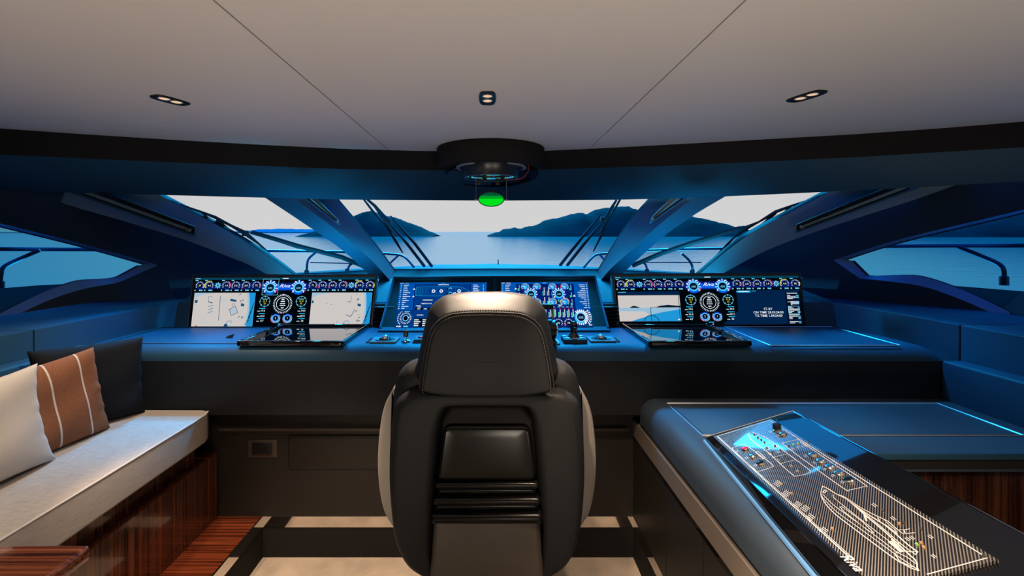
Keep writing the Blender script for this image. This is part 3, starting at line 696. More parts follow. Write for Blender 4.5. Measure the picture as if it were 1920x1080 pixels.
def engine_screen(d):
    W, H = 1170, 608
    d.rect(0, 0, W, H, 'e_navy', 0); d.rect(0, 0, W, 24, 'e_panel', 1); d.rect(0, 24, 205, H, 'e_panel', 1); d.rect(975, 24, W, 390, 'e_panel', 1); d.rect(940, 24, 976, 390, 'e_dblue', 1.5); d.rect(960, 385, W, H, 'e_panel_dark', 1.2)
    d.rect(205, 24, 960, H, 'e_dblue', .6)
    d.bars(8, 10, 40, 9, 'e_white', 2); d.bars(70, 10, 60, 9, 'e_white', 2); d.bars(560, 10, 50, 9, 'e_lcyan', 2); d.disc(1158, 8, 6, 'e_red', 2, 8)
    for k, w in enumerate((70, 50, 55, 65, 95, 55, 100, 50, 85, 48)): d.bars(58, 40+27*k, w, 10, 'e_white', 2); d.rect(18, 34+27*k, 30, 46+27*k, 'e_lcyan', 2)
    d.poly([(180, 105), (214, 105), (197, 80)], 'e_white', 3); d.poly([(952, 210), (988, 210), (970, 182)], 'e_white', 3)
    for x, y, r, n, a in ((325, 70, 50, '1.8', ('e_red', 200, 225)), (480, 70, 50, '71', ('e_red', -40, 0)), (690, 70, 50, '72', ('e_red', -20, 40)), (850, 70, 50, '2.4', ('e_red', 140, 200)),
                          (475, 285, 50, '36', ('e_amber', -40, 30)), (680, 285, 50, '36', ('e_amber', -40, 30)), (840, 285, 52, '4.1', ('e_amber', 0, 230))): gauge(d, x, y, r, 2, n, a, dial=True)
    for x in (400, 770): gauge(d, x, 172, 80, 3, '600', ('e_red', -5, 5), big=True); d.ring(x, 172, 92, 96, 'e_lcyan', 3, 140, 230, n=50)
    for x in (555, 612):
        for y0, y1 in ((82, 195), (220, 330)):
            d.rect(x, y0, x+12, y1, 'e_dblue', 2); d.rect(x, y0+(y1-y0)*.45, x+12, y1, 'e_green', 3)
            for k in range(9): d.rect(x+16, y0+(y1-y0)*k/9, x+30, y0+(y1-y0)*k/9+6, 'e_white', 3)
    for x, y0, y1 in ((225, 40, 125), (225, 150, 200), (915, 40, 120), (915, 150, 220), (915, 250, 335)):
        d.rect(x, y0+(y1-y0)*.6, x+12, y1, 'e_green', 3)
        for k in range(7): d.rect(x+14, y0+(y1-y0)*k/7, x+26, y0+(y1-y0)*k/7+6, 'e_lcyan', 3)
    for k, x in enumerate((310, 370, 430, 490, 560, 620, 680, 745, 800, 855, 910)):
        y0, y1 = 365, 475; d.rect(x, y0+(y1-y0)*random.uniform(.1, .6), x+16, y1, 'e_green', 3); d.bars(x-6, 352, 34, 8, 'e_lcyan', 3)
        for j in range(9): d.rect(x+20, y0+(y1-y0)*j/9, x+34, y0+(y1-y0)*j/9+7, 'e_white' if j > 1 else 'e_red', 3)
        d.bars(x, 482, 26, 9, 'e_white', 3)
    for x, n in ((740, '70'), (868, '74'), (450, '71'), (330, '73')): gauge(d, x, 560, 56, 2, n, ('e_red', 195, 225))
    for x in (590, 615): d.text('N', x-20, 515, 26, 'e_green', 3)
    d.ticks(770, 262, 14, 22, 6, 8, 'e_green', 3); d.ring(770, 262, 9, 16, 'e_green', 3); d.bars(745, 320, 60, 9, 'e_lcyan', 3); d.rect(755, 330, 790, 342, 'e_white', 3)
    ws = (80, 70, 48, 72, 105, 98, 100, 70, 30, 90, 54, 24, 44)
    for k, w in enumerate(ws):
        y = 40+27*k; d.rect(985, y+12, 1165, y+14, 'e_panel_dark', 2); d.bars(1125-w, y, w, 9, 'e_white', 2); d.rect(1140, y-6, 1154, y+6, 'e_lcyan' if k % 2 else 'e_white', 2)
    x, y = 1030, 487
    d.disc(x, y, 84, 'e_glow', 2, 30); d.ring(x, y, 52, 80, 'e_cyan', 2.5, n=36); d.ring(x, y, 52, 58, 'e_white', 3, n=36); d.disc(x, y, 50, 'e_navy', 3, 30); d.text('605', x, y+6, 44, 'e_lcyan', 4)
    d.ticks(x, y, 70, 96, 16, 12, 'e_white', 3.5, -50, 130); d.ticks(x, y, 84, 98, 14, 5, 'e_white', 3.5, 235, 300); d.ring(x, y, 134, 138, 'e_lcyan', 3, -40, 45, n=60); d.ticks(x, y, 112, 128, 14, 7, 'e_white', 3.5, -40, 42); d.bars(x+90, y+100, 40, 12, 'e_white', 3)
cs = thing('centre_screen', 'raked black housing behind the helm chair holding two touch screens side by side', 'screen', V(0, 2.75, ZD))
YCB, YCT = 2.765, 3.09
TLc, TRc = P(739, 521, YCT), P(1115, 519, YCT)
BLc, BRc = P(713, 616, YCB), P(1140, 615, YCB)
nC = (TRc-TLc).cross(BLc-TLc).normalized()
if nC.y > 0: nC = -nC
zl0 = ZD+.001
mb = MB().hexa([V(BLc.x, BLc.y, zl0), V(BRc.x, BRc.y, zl0), V(TRc.x, TRc.y+.03, zl0), V(TLc.x, TLc.y+.03, zl0), BLc, BRc, TRc+V(0, .03, 0), TLc+V(0, .03, 0)])
mb.build('housing', 'bezel_black', cs, False)
def cplane(u, v, l=0): return TLc.lerp(TRc, u).lerp(BLc.lerp(BRc, u), v)+nC*l
mb = MB()
for a, b in (((0, 0), (1, 0)), ((0, 0), (0, 1)), ((1, 0), (1, 1))):
    p, q = cplane(*a, .004), cplane(*b, .004); mb.tube([p, q], .007, 6)
lip0, lip1 = cplane(-.005, 1, 0), cplane(1.005, 1, 0)
mb.hexa([lip0+V(0, -.022, -.026), lip1+V(0, -.022, -.026), lip1+V(0, .02, -.026), lip0+V(0, .02, -.026), lip0+V(0, -.022, -.008), lip1+V(0, -.022, -.008), lip1+V(0, .02, .012), lip0+V(0, .02, .012)])
mb.build('rim', 'navy_panel', cs, 30)
mb = MB().hexa([cplane(.495, .03, .0), cplane(.505, .03, .0), cplane(.505, 1, .0), cplane(.495, 1, .0), cplane(.495, .03, .006), cplane(.505, .03, .006), cplane(.505, 1, .006), cplane(.495, 1, .006)])
mb.build('divider', 'navy_leather', cs, False)
def csub(x0, x1, draw):
    def inv(px, py):
        p = PP(px, py, TLc, nC); return p
    TL, TR, BR, BL = [inv(*q) for q in (x0[0], x1[0], x1[1], x0[1])]
    F = lambda u, v, l: TL.lerp(TR, u/1170).lerp(BL.lerp(BR, u/1170), v/608)+nC*(.0012+l*.0006)
    d = Draw(F, SM); draw(d); d.mb.build('display_panel', SM, cs, False)
csub(((750, 530.5), (740, 615)), ((912.5, 530), (912, 614)), plan_screen)
csub(((939.5, 530), (937, 614)), ((1102, 529.5), (1112, 613)), engine_screen)
# slanted touch pads on the deck in front of the wide screens
def touch_pad(x0, x1, label):
    o = thing('touch_pad', label, 'touch pad', V((x0+x1)/2, 2.66, ZD), 'flush touch pads on the console')
    y0, y1 = 2.385, 2.90; w = .018; z0, z1 = ZD+.0005, ZD+.022
    mb = MB(); mb.rbox(x0, x1, y0, y0+w, z0, z1+.004, .003).rbox(x0, x1, y1-w, y1, z0, z1, .003).rbox(x0, x0+w, y0, y1, z0, z1, .003).rbox(x1-w, x1, y0, y1, z0, z1, .003)
    mb.build('frame', 'black_gloss', o)
    MB().box(x0+w*.8, x1-w*.8, y0+w*.8, y1-w*.8, z0, z0+.008).build('glass', 'black_glass', o, False)
    for xx in (x0+.004, x1-.004): MB().tube([V(xx, y0+.01, z1+.002), V(xx, y1-.01, z1+.002)], .003, 5).build('edge_trim', 'chrome', o)
touch_pad(-1.275, -.745, 'black framed touch pad lying below the left wide screen')
touch_pad(.775, 1.285, 'black framed touch pad lying below the right wide screen')
# ---------------------------------------------------------------- helm control plates
def trackball(c, w, lab, flip=1):
    """c = centre on the deck"""
    o = thing('trackball_plate', lab, 'trackball', c, 'trackballs on the console')
    x, y, z = c
    MB().rbox(x-w/2, x+w/2, y-.062, y+.062, z+.0005, z+.010, .002).build('plate', 'suede_grey', o)
    MB().lathe([(.052, .010), (.050, .0125), (.044, .0125), (.034, .0105), (.0, .0105)], c, 32).build('dish', 'black_plastic', o)
    MB().lathe([(.021*math.cos(a), .012+.021*math.sin(a)) for a in [k*math.pi/16 for k in range(9)]], c, 20).build('ball', 'button_metal', o)
    MB().lathe([(.030, .0105), (.030, .0145), (.024, .0155), (.023, .0105)], c, 28).build('ring', 'black_gloss', o)
    m = MB()
    for k in range(4): m.rbox(x+flip*(w/2+.014)-.006, x+flip*(w/2+.014)+.006, y-.05+.027*k, y-.032+.027*k, z+.0005, z+.006, .0015)
    m.build('key', ['black_gloss'], o)
cA = PZ(722, 639.5, ZD); cB = PZ(1127, 638, ZD)
trackball(cA, .135, 'brushed plate with trackball at the left of the helm', -1)
trackball(cB, .135, 'brushed plate with trackball at the right of the helm', 1)
def plate_thing(name, lab, cat, c): return thing(name, lab, cat, c)
c = PZ(761, 641, ZD)
o = plate_thing('ignition_switch', 'upright black key switch on a dark base beside the left trackball', 'switch', c)
MB().lathe([(.0, .001), (.024, .001), (.024, .008), (.016, .012), (.0, .012)], c, 24).build('base', 'chrome', o)
MB().lathe([(.005, .010), (.005, .030), (.0, .030)], c, 10).build('stem', 'chrome', o)
MB().rbox(c.x-.012, c.x+.012, c.y-.008, c.y+.008, c.z+.026, c.z+.060, .004).build('grip', 'black_plastic', o)
MB().lathe([(.004, .060), (.004, .068), (.0, .068)], c, 10).build('tip', 'chrome', o)
c = PZ(788, 640, ZD)
o = plate_thing('switch_block', 'small dark switch block with red key between key switch and helm chair', 'switch', c)
MB().hexa([c+V(-.035, -.05, .001), c+V(.04, -.05, .001), c+V(.04, .04, .001), c+V(-.035, .04, .001), c+V(-.025, -.04, .018), c+V(.035, -.04, .018), c+V(.035, .035, .026), c+V(-.025, .035, .026)]).build('base', 'navy_panel', o)
MB().rbox(c.x-.010, c.x+.022, c.y-.014, c.y+.014, c.z+.020, c.z+.028, .003).build('red_key', 'foil_red', o)
for k in range(3): MB().rbox(c.x-.03+.022*k, c.x-.016+.022*k, c.y+.05, c.y+.062, c.z+.001, c.z+.006, .0015).build('key', 'chrome', o)
# joystick on its square base
c = PZ(1076, 640, ZD)
o = plate_thing('joystick', 'black joystick on a square base beside the right trackball', 'joystick', c)
MB().rbox(c.x-.060, c.x+.060, c.y-.058, c.y+.058, c.z+.0005, c.z+.022, .003).build('base', 'navy_panel', o)
MB().lathe([(.030, .022), (.027, .030), (.019, .040), (.016, .050), (.019, .065), (.021, .080), (.018, .094), (.010, .104), (.0, .106)], c+V(.0, .004, 0), 20).build('stick', 'black_gloss', o)
MB().rbox(c.x-.010, c.x+.010, c.y-.030, c.y-.014, c.z+.056, c.z+.078, .004).build('thumb_rest', 'black_plastic', o)
for dx, dy in ((-.044, .03), (.044, .03), (-.035, -.03), (.0, -.042), (.035, -.03)):
    MB().rbox(c.x+dx-.011, c.x+dx+.011, c.y+dy-.007, c.y+dy+.007, c.z+.0215, c.z+.026, .002).build('key', 'button_metal', o)
# throttle lever half hidden behind the chair
c = PZ(1036, 642, ZD)
o = plate_thing('throttle_lever', 'tall black throttle lever just right of the chair headrest', 'lever', c)
MB().rbox(c.x-.10, c.x+.012, c.y-.06, c.y+.06, c.z+.0005, c.z+.020, .004).build('base', 'black_gloss', o)
ax = (V(0, 1, 0), V(0, 0, 1), V(1, 0, 0))
MB().lathe([(0, -.06), (.045, -.06), (.050, -.055), (.050, .010), (.045, .016), (0, .016)], c+V(-.0, 0, .068), 32, ax=ax).build('drum', 'black_plastic', o)
MB().lathe([(0, .016), (.030, .016), (.030, .022), (.024, .026), (0, .026)], c+V(0, 0, .068), 28, ax=ax).build('hub_cap', 'button_metal', o)
MB().hexa([c+V(.002, -.012, .06), c+V(.012, -.012, .06), c+V(.012, .016, .06), c+V(.002, .016, .06), c+V(-.004, .02, .192), c+V(.006, .02, .192), c+V(.006, .036, .192), c+V(-.004, .036, .192)]).build('arm', 'black_gloss', o)
MB().rbox(c.x-.075, c.x+.006, c.y+.008, c.y+.038, c.z+.168, c.z+.196, .007).build('handle', 'black_plastic', o)
p0 = MB().rbox(c.x+.018, c.x+.034, c.y-.05, c.y+.05, c.z+.0005, c.z+.006, .002).build('key_strip', 'sill_blue', o)
for k in range(3): MB().rbox(c.x+.020, c.x+.032, c.y-.04+.03*k, c.y-.022+.03*k, c.z+.006, c.z+.009, .001).build('key', 'led_green' if k == 0 else 'button_metal', p0)
# ---------------------------------------------------------------- helm chair
YCH = 1.5
sc = YCH/K
def hw(lst, cx=913): # half widths by pixel row -> closed outline (x, z)
    L = [(-w, y) for w, y in lst]; R = [(w, y) for w, y in lst]
    pts = L+R[::-1]
    return [((cx+dx-CX)*sc, CZ-(y-CY)*sc) for dx, y in pts]
def outline(lst, n=5):
    left = sp2([(-w, y) for w, y in lst], n); right = [(-x, y) for x, y in left][::-1]
    pts = left+right; o = []
    for p in pts:
        if not o or math.hypot(p[0]-o[-1][0], p[1]-o[-1][1]) > .3: o.append(p)
    if math.hypot(o[0][0]-o[-1][0], o[0][1]-o[-1][1]) < .3: o.pop()
    return [((913+x-CX)*sc, CZ-(y-CY)*sc) for x, y in o]
FY = lambda a, b, d: V(a, YCH+d, b)
ch = thing('helm_chair', 'dark leather helm chair seen from behind in front of the console', 'chair', V(-.02, 1.62, ZF))
head = outline([(0, 552), (30, 552), (62, 555), (84, 560), (101, 571), (112, 585), (118, 606), (127, 648), (134, 687), (136, 704), (129, 722), (108, 732), (60, 736), (0, 737)])
MB().puff(head, -.055, .13, .052, FY, .0, .02, 8, 5, True, [(.052, 0), (.047, .003), (.040, .012), (.028, .032), (.016, .052), (.007, .068), (.002, .080), (0, .092)]).build('headrest', 'chair_leather', ch, 60)
hr = bpy.data.objects['headrest']
panel = outline([(0, 584), (40, 585), (66, 589), (86, 600), (99, 619), (107, 650), (114, 690), (117, 712), (112, 724), (60, 732), (0, 733)])
MB().puff(panel, -.066, -.040, .012, FY, .006, 0, 5, 5).build('back_panel', 'chair_leather', hr, 60)
def dashes(pts, d, r, n, close=False):
    mb = MB(); P3 = pts
    L = [0]
    for a, b in zip(P3, P3[1:]): L.append(L[-1]+(b-a).length)
    def at(s):
        for i in range(len(L)-1):
            if s <= L[i+1]: return P3[i].lerp(P3[i+1], (s-L[i])/max(1e-9, L[i+1]-L[i]))
        return P3[-1]
    s = 0
    while s < L[-1]-d:
        mb.tube([at(s), at(s+d*.6)], r, 4); s += d
    return mb
seam = outline([(0, 581), (40, 582), (68, 586), (89, 598), (103, 618), (111, 650), (118, 690), (121, 714), (118, 722)])
k0 = seam.index(min(seam, key=lambda p: p[1]))
half = len(seam)//2
path = [V(x, YCH-.0545, z) for x, z in seam]
path = path[::-1] if False else path
# order from lower left over the top to lower right
lf = [p for p in path if p.x < -.02]; rt = [p for p in path if p.x >= -.02]
lf.sort(key=lambda p: (p.z, -p.x)); rt.sort(key=lambda p: (-p.z, p.x))
path = lf+rt
MB().tube(path, .0022, 5).build('piping', 'stitch_dark', hr, 60)
dashes([p+V(0, .007, .006) for p in path], .008, .0010, 0).build('stitching', 'stitch_dark', hr, False)
dashes([V(-.02+(p.x+.02)*.955, p.y-.0105, p.z-.0055) for p in path], .008, .0011, 0).build('stitching', 'stitch_tan', hr, False)
body = outline([(0, 690), (60, 686), (120, 684), (146, 690), (160, 697), (173, 712), (181, 737), (184, 765), (186, 850), (185, 920), (178, 985), (160, 1036), (130, 1056), (0, 1060)])
MB().puff(body, .02, .16, .055, FY, 0, .02, 7, 5).build('backrest', 'chair_leather', ch, 60)
# horseshoe back pad around the shell
pad_o = [(0, 729), (60, 729), (120, 729), (150, 733), (168, 746), (176, 762), (181, 800), (184, 850), (184, 910), (178, 980), (168, 1022), (150, 1050), (125, 1066), (104, 1073)]
pad_i = [(100, 1060), (98, 1000), (95, 940), (92, 880), (86, 815), (83, 785), (79, 768), (70, 759), (50, 757), (0, 757)]
lo = sp2([(-w, y) for w, y in pad_o], 4); li = sp2([(-w, y) for w, y in pad_i], 4)
L = lo+li
R = [(-x, y) for x, y in L][::-1]
allp = []
for p in L+R:
    if not allp or math.hypot(p[0]-allp[-1][0], p[1]-allp[-1][1]) > .4: allp.append(p)
if math.hypot(allp[0][0]-allp[-1][0], allp[0][1]-allp[-1][1]) < .4: allp.pop()
def cut_pad(pts): return [((913+x-CX)*sc, CZ-(y-CY)*sc) for x, y in pts]
mbp = MB()
# left and right halves lofted between outer and inner contour so that the pad bulges
def resample(pts, n):
    L_ = [0]
    for a, b in zip(pts, pts[1:]): L_.append(L_[-1]+math.hypot(b[0]-a[0], b[1]-a[1]))
    out = []
    for k in range(n+1):
        s = L_[-1]*k/n; i = max(j for j in range(len(L_)) if L_[j] <= s+1e-9); i = min(i, len(pts)-2)
        t = (s-L_[i])/max(1e-9, L_[i+1]-L_[i]); out.append((pts[i][0]+(pts[i+1][0]-pts[i][0])*t, pts[i][1]+(pts[i+1][1]-pts[i][1])*t))
    return out
O_ = resample(lo, 60); I_ = resample(li[::-1], 60)
O2 = O_+[(-x, y) for x, y in O_[:-1]][::-1] if False else None
full_o = [(-x, y) for x, y in O_][::-1]+O_[1:]
full_i = [(-x, y) for x, y in I_][::-1]+I_[1:]
rows = []
tt = (0, .02, .06, .12, .22, .4, .6, .78, .88, .94, .98, 1)
for t in tt:
    a = min(t, 1-t); ed = .18
    h = math.sqrt(max(0, 1-(1-min(1, a/ed))**2))
    row = []
    for (ox, oy), (ix, iy) in zip(full_o, full_i):
        x = ox+(ix-ox)*t; y = oy+(iy-oy)*t
        row.append(FY((913+x-CX)*sc, CZ-(y-CY)*sc, .035-.075*h))
    rows.append(row)
rows.append([p+V(0, .05, 0) for p in rows[-1]])
mbp.loft(rows, False)
mbp.add([r[0] for r in rows], [tuple(range(len(rows)))]); mbp.add([r[-1] for r in rows], [tuple(range(len(rows)))])
mbp.build('back_pad', 'chair_leather', ch, 60)
# glossy shell with ribs, and the pedestal
def slab(hw0, y0, hw1, y1, d0, d1, r, nm, mt, par):
    o_ = [(-hw0, y0), (hw0, y0), (hw1, y1), (-hw1, y1)]
    q = []
    for i in range(4):     # rounded corners
        p = Vector((*o_[i], 0)); a = Vector((*o_[i-1], 0)); b = Vector((*o_[(i+1) % 4], 0)); rr = min(r, .45*abs(y1-y0))
        u = (a-p).normalized()*rr; w = (b-p).normalized()*rr
        for k in range(6):
            t = k/5; q.append((p+u*(1-t)**2+w*t**2))
    pts = [((913+p.x-CX)*sc, CZ-(p.y-CY)*sc) for p in q]
    return MB().puff(pts, d0, d1, min(.014, .4*abs(y1-y0)*sc), FY, 0, 0, 5, 3).build(nm, mt, par, 60)
sh = slab(80, 790, 93, 893, -.035, .05, 16, 'rear_shell', 'shell_black', ch)
# sloped top of the shell leaning into the opening
mb = MB()
a = [FY((913+x-CX)*sc, CZ-(y-CY)*sc, d) for x, y, d in ((-74, 760, .045), (74, 760, .045), (77, 804, -.02), (-77, 804, -.02))]
top = [[FY((913+s*(84-4*t)-CX)*sc, CZ-(754+48*t-CY)*sc, .012-.045*t**1.5) for s in [-1+2*k/16 for k in range(17)]] for t in [j/8 for j in range(9)]]
for row in top:
    for k, p in enumerate(row):
        s = -1+2*k/16; p.y += .004*abs(s)**6
mb.loft(top, False); mb.build('shell_top', 'shell_black', ch, 60)
for h0, y0, h1, y1, d in ((94, 893, 95, 904, -.045), (90, 902, 92, 920, -.035), (97, 918, 98, 931, -.055), (94, 929, 95, 946, -.042), (100, 944, 101, 962, -.065)):
    slab(h0, y0, h1, y1, d, .05, 7, 'shell_rib', 'shell_black', sh)
ped = MB()
prof = [(97, 960, -.05), (98, 985, -.052), (100, 1020, -.055), (104, 1060, -.06), (107, 1100, -.062), (112, 1250, -.07), (118, 1441, -.08)]
rings = []
for w, y, d in prof:
    x0 = (913-w-CX)*sc; x1 = (913+w-CX)*sc; z = CZ-(y-CY)*sc; r = .016
    ring = []
    for cx_, cy_, a0 in ((x0+r, YCH+d+r, 180), (x1-r, YCH+d+r, 270), (x1-r, YCH+.35, 0), (x0+r, YCH+.35, 90)):
        for k in range(5):
            an = math.radians(a0+90*k/4); ring.append(V(cx_+r*math.cos(an), cy_+r*math.sin(an), z))
    rings.append(ring)
ped.loft(rings, True, True).build('pedestal', 'shell_bronze', ch, 50)
# pale side bolsters and the hidden seat
for s in (-1, 1):
    pts = [(170, 730), (184, 742), (196, 770), (203, 810), (206.5, 860), (205, 905), (199, 945), (190, 972), (176, 992), (160, 996), (150, 900), (150, 800)]
    q = sp2([(s*w, y) for w, y in pts], 4, True)
    YW = 1.66; k_ = YW/K
    out = [((913+x-CX)*k_, CZ-(y-CY)*k_) for x, y in q]
    bo = MB().puff(out, 0, .30, .018, lambda a, b, d: V(a, YW+d, b), 0, 0, 5, 3).build('side_bolster', 'chair_grey', ch, 60)
    edge_pts = [V((913+s*(w-3.5)-CX)*k_, YW-.0005+.004, CZ-(y-CY)*k_) for w, y in sp2(pts[1:9], 6)]
    dashes(edge_pts, .0075, .0011, 0).build('stitching', 'stitch', bo, False)
MB().rbox(-.27, .24, 1.66, 2.06, .22, .36, .05, 5).build('seat', 'chair_leather', ch, 60)
# ---------------------------------------------------------------- sofa and cushions
so = thing('sofa', 'long linen sofa on a glossy wooden base along the left wall', 'sofa', V(-1.7, 1.5, ZS))
fx = -1.374
def cush_shape(p):
    # the far end tapers along the hull
    return p
mb = MB()
outl = [(-1.95, -.3), (fx, -.3)]+[(fx, 2.20), (fx-.004, 2.30), (fx-.018, 2.345), (fx-.05, 2.360), (-1.70, 2.362), (-1.95, 2.362)]
mb.puff([(x, y) for x, y in outl], .378, .516, .012, lambda a, b, d: V(a, b, d), 0, 0, 5, 3, convex=False)
cu = mb.build('seat_cushion', 'linen', so, 60)
pp = [V(fx+.0, y, .5135) for y in (-.3, .6, 1.2, 1.8, 2.20)]+[V(fx-.005, 2.30, .5135), V(fx-.02, 2.345, .5135)]
MB().tube(pp, .0035, 6).build('piping', 'pillow_white', cu)
MB().box(-1.95, -1.472, -.3, 2.365, .20, .376).build('base', 'wood_vertical', so, False)
MB().box(-1.95, -1.43, -.3, 2.49, ZS+.001, .25).build('drawer_front', 'wood_vertical', so, False)
MB().rbox(XL+.003, -1.955, -.3, 2.365, .34, .835, .012).build('backrest', 'navy_leather', so)
def pillow(name, label, TL, TR, BR, BL, th, mats, stripes=(), pinch=.10, seed=0, n=28, group='loose sofa pillows'):
    rnd = random.Random(seed); nrm = (TR-TL).cross(BL-TL).normalized()
    mb = MB()
    def surf(u, v, s):
        uu, vv = 2*u-1, 2*v-1
        # edges bow inwards between the corners
        u2 = .5+.5*uu*(1-pinch*(1-vv*vv)); v2 = .5+.5*vv*(1-pinch*.7*(1-uu*uu))
        p = TL.lerp(TR, u2).lerp(BL.lerp(BR, u2), v2)
        b = ((1-uu**4)*(1-vv**4))**.5
        wr_ = .006*math.sin(9*u+5*v+seed)*math.sin(7*v-3*u+seed)*(b**.5)
        edgew = math.exp(-(1-abs(uu))*14)*.005*(math.sin(31*v+seed*3)+.6*math.sin(53*v+seed))*(1-vv*vv)
        return p+nrm*s*(th*b+wr_+.0015)+nrm*edgew
    N = n
    for s in (1, -1):
        for i in range(N):
            for j in range(N):
                f0 = i/N; fm = (i+.5)/N
                mb.cm = 1 if any(abs(fm-q) < .0085 for q in stripes) else 0
                q = [surf(i/N, j/N, s), surf((i+1)/N, j/N, s), surf((i+1)/N, (j+1)/N, s), surf(i/N, (j+1)/N, s)]
                mb.add(q if s > 0 else q[::-1], [(0, 1, 2, 3)])
    rim = [surf(k/N, 0, 1) for k in range(N)]+[surf(1, k/N, 1) for k in range(N)]+[surf(1-k/N, 1, 1) for k in range(N)]+[surf(0, 1-k/N, 1) for k in range(N)]
    rim2 = [surf(k/N, 0, -1) for k in range(N)]+[surf(1, k/N, -1) for k in range(N)]+[surf(1-k/N, 1, -1) for k in range(N)]+[surf(0, 1-k/N, -1) for k in range(N)]
    mb.cm = 0; mb.loft([rim, rim2], True)
    o = mb.build(name, mats, None, 80)
    return tag(o, label, 'pillow', group)
ps = .519
pillow('pillow', 'black velvet pillow in the sofa corner against the console', P(50, 659, 1.985), P(268, 631, 2.32), PZ(272, 772, ps), V(-1.88, 1.99, ps), .045, ['pillow_black'], (), .055, 3)
pillow('pillow', 'rust brown pillow with thin white stripes in the middle of the sofa', V(-1.83, 1.68, .842), P(175, 651, 2.05), PZ(206, 802, ps), V(-1.75, 1.68, ps), .04, ['pillow_brown', 'pillow_stripe'], (.225, .51, .80), .045, 5, 58)
pillow('pillow', 'cream white pillow nearest the camera on the sofa', V(-1.79, 1.34, .856), P(70, 681, 1.78), PZ(104, 860, ps), V(-1.66, 1.34, ps), .05, ['pillow_white'], (), .12, 8, 44)
# wooden table in the near left corner
zt_ = .60; tY = .75*K/570; tX = (172-CX)*tY/K
tb = thing('side_table', 'glossy striped wooden table top corner in front of the sofa', 'table', V(-1.3, .85, ZS))
MB().rbox(-1.62, tX, .45, tY, zt_-.038, zt_, .010, 4).build('table_top', 'wood_table', tb)
MB().box(-1.16, -1.06, .55, .65, ZS+.001, zt_-.036).build('leg', 'brushed', tb, False)
# power socket
x0, x1, z0, z1 = (466-CX)*YK/K, (520-CX)*YK/K, CZ-(857-CY)*YK/K, CZ-(824-CY)*YK/K
o = thing('power_socket', 'framed power socket on the dark kick wall right of the sofa', 'socket', V((x0+x1)/2, YK, (z0+z1)/2))
MB().rbox(x0, x1, YK-.006, YK, z0, z1, .002).build('frame', 'shell_bronze', o)
cx_, cz_ = (x0+x1)/2, (z0+z1)/2
fl = MB().rbox(cx_-.052, cx_+.052, YK-.012, YK-.004, cz_-.030, cz_+.032, .003).build('plate', 'housing', o)
MB().lathe([(0, 0), (.022, 0), (.022, .003), (0, .003)], V(cx_, YK-.0125, cz_), 20, ax=(V(1, 0, 0), V(0, 0, 1), V(0, -1, 0))).build('insert', 'black_plastic', o)
for k in (-1, 0, 1): MB().lathe([(0, 0), (.004, 0), (.004, .002), (0, .002)], V(cx_+.011*k, YK-.0155, cz_), 8, ax=(V(1, 0, 0), V(0, 0, 1), V(0, -1, 0))).build('pin_hole', 'dark_reveal', o)
MB().box(cx_-.045, cx_+.045, YK-.014, YK-.010, cz_-.030, cz_-.026).build('lower_lip', 'chrome', o)
# ---------------------------------------------------------------- right side console (L shape) and switch panel
ZW = .568
rc = thing('side_cabinet', 'low L-shaped leather topped cabinet right of the helm chair', 'cabinet', V(1.2, 1.7, ZF))
YE = (CZ-ZW)*K/399
def edge_loft(path, prof):
    """path: list of (x, y, outward nx, ny); prof: list of (out, z)"""
    m = MB(); m.loft([[V(x+nx*o_, y+ny*o_, z) for o_, z in prof] for x, y, nx, ny in path], False); return m
mb = MB()
X0 = XW1+.07
poly = [(X0, .35), (1.22, .35), (1.22, YE), (2.203, YE), (2.203, YF-.004), (X0, YF-.004)]
mb.prism(poly, lambda x, y: V(x, y, ZW-.07), lambda x, y: V(x, y, ZW))
prof = [(0, ZW)]+[(.075*math.sin(a), ZW-.075+.075*math.cos(a)) for a in [k*math.pi/16 for k in range(1, 9)]]+[(.075, ZW-.12), (.06, ZW-.135), (0, ZW-.135)]
m2 = edge_loft([(X0, .35, -1, 0), (X0, 1.2, -1, 0), (X0, YF-.004, -1, 0)], prof); mb.add(m2.v, m2.f)
mb.build('worktop', 'cabinet_leather', rc, 40)
MB().rbox(X0, 2.203, YE-.012, YE, ZW-.022, ZW+.002, .003).build('front_edge', 'navy_panel', rc)
MB().box(1.2, 2.203, YE-.004, YE+.03, CZ-425*(YE)/K-.005, ZW-.02).build('apron', 'black_fabric', rc, False)
MB().box(1.2, 2.203, YE+.035, YE+.055, ZF, CZ-420*YE/K).build('end_panel', 'wood_panel', rc, False)
hl = MB().rbox(.845, 2.105, 1.925, 2.285, ZW-.002, ZW+.003, .002).build('hatch_lid', 'cabinet_leather', rc)
z_ = ZW+.002
frame_line([V(.835, 1.915, z_), V(2.115, 1.915, z_), V(2.12, 2.292, z_), V(.828, 2.292, z_)], .0035, 0).build('hatch_trim', 'trim_metal', hl)
# cabinet face with doors towards the chair
MB().box(XW1+.012, 1.22, .35, YK-.14, ZS, ZW-.06).build('carcass', 'kick_panel', rc, False)
MB().box(XW1-.004, XW1+.02, .35, YK-.005, CZ-1.011, CZ-.93).build('trim_strip', 'brushed', rc, False)
MB().box(XW1-.002, XW1+.02, .35, YK-.005, CZ-1.032, CZ-1.014).build('trim_strip', 'black_gloss', rc, False)
ys = [YK-.005, 2.02, 1.66, 1.40, .9, .35]
for a, b in zip(ys, ys[1:]):
    MB().box(XW1-.001, XW1+.014, b+.0025, a-.0025, ZS+.004, CZ-1.036).build('door', 'kick_panel', rc, False)
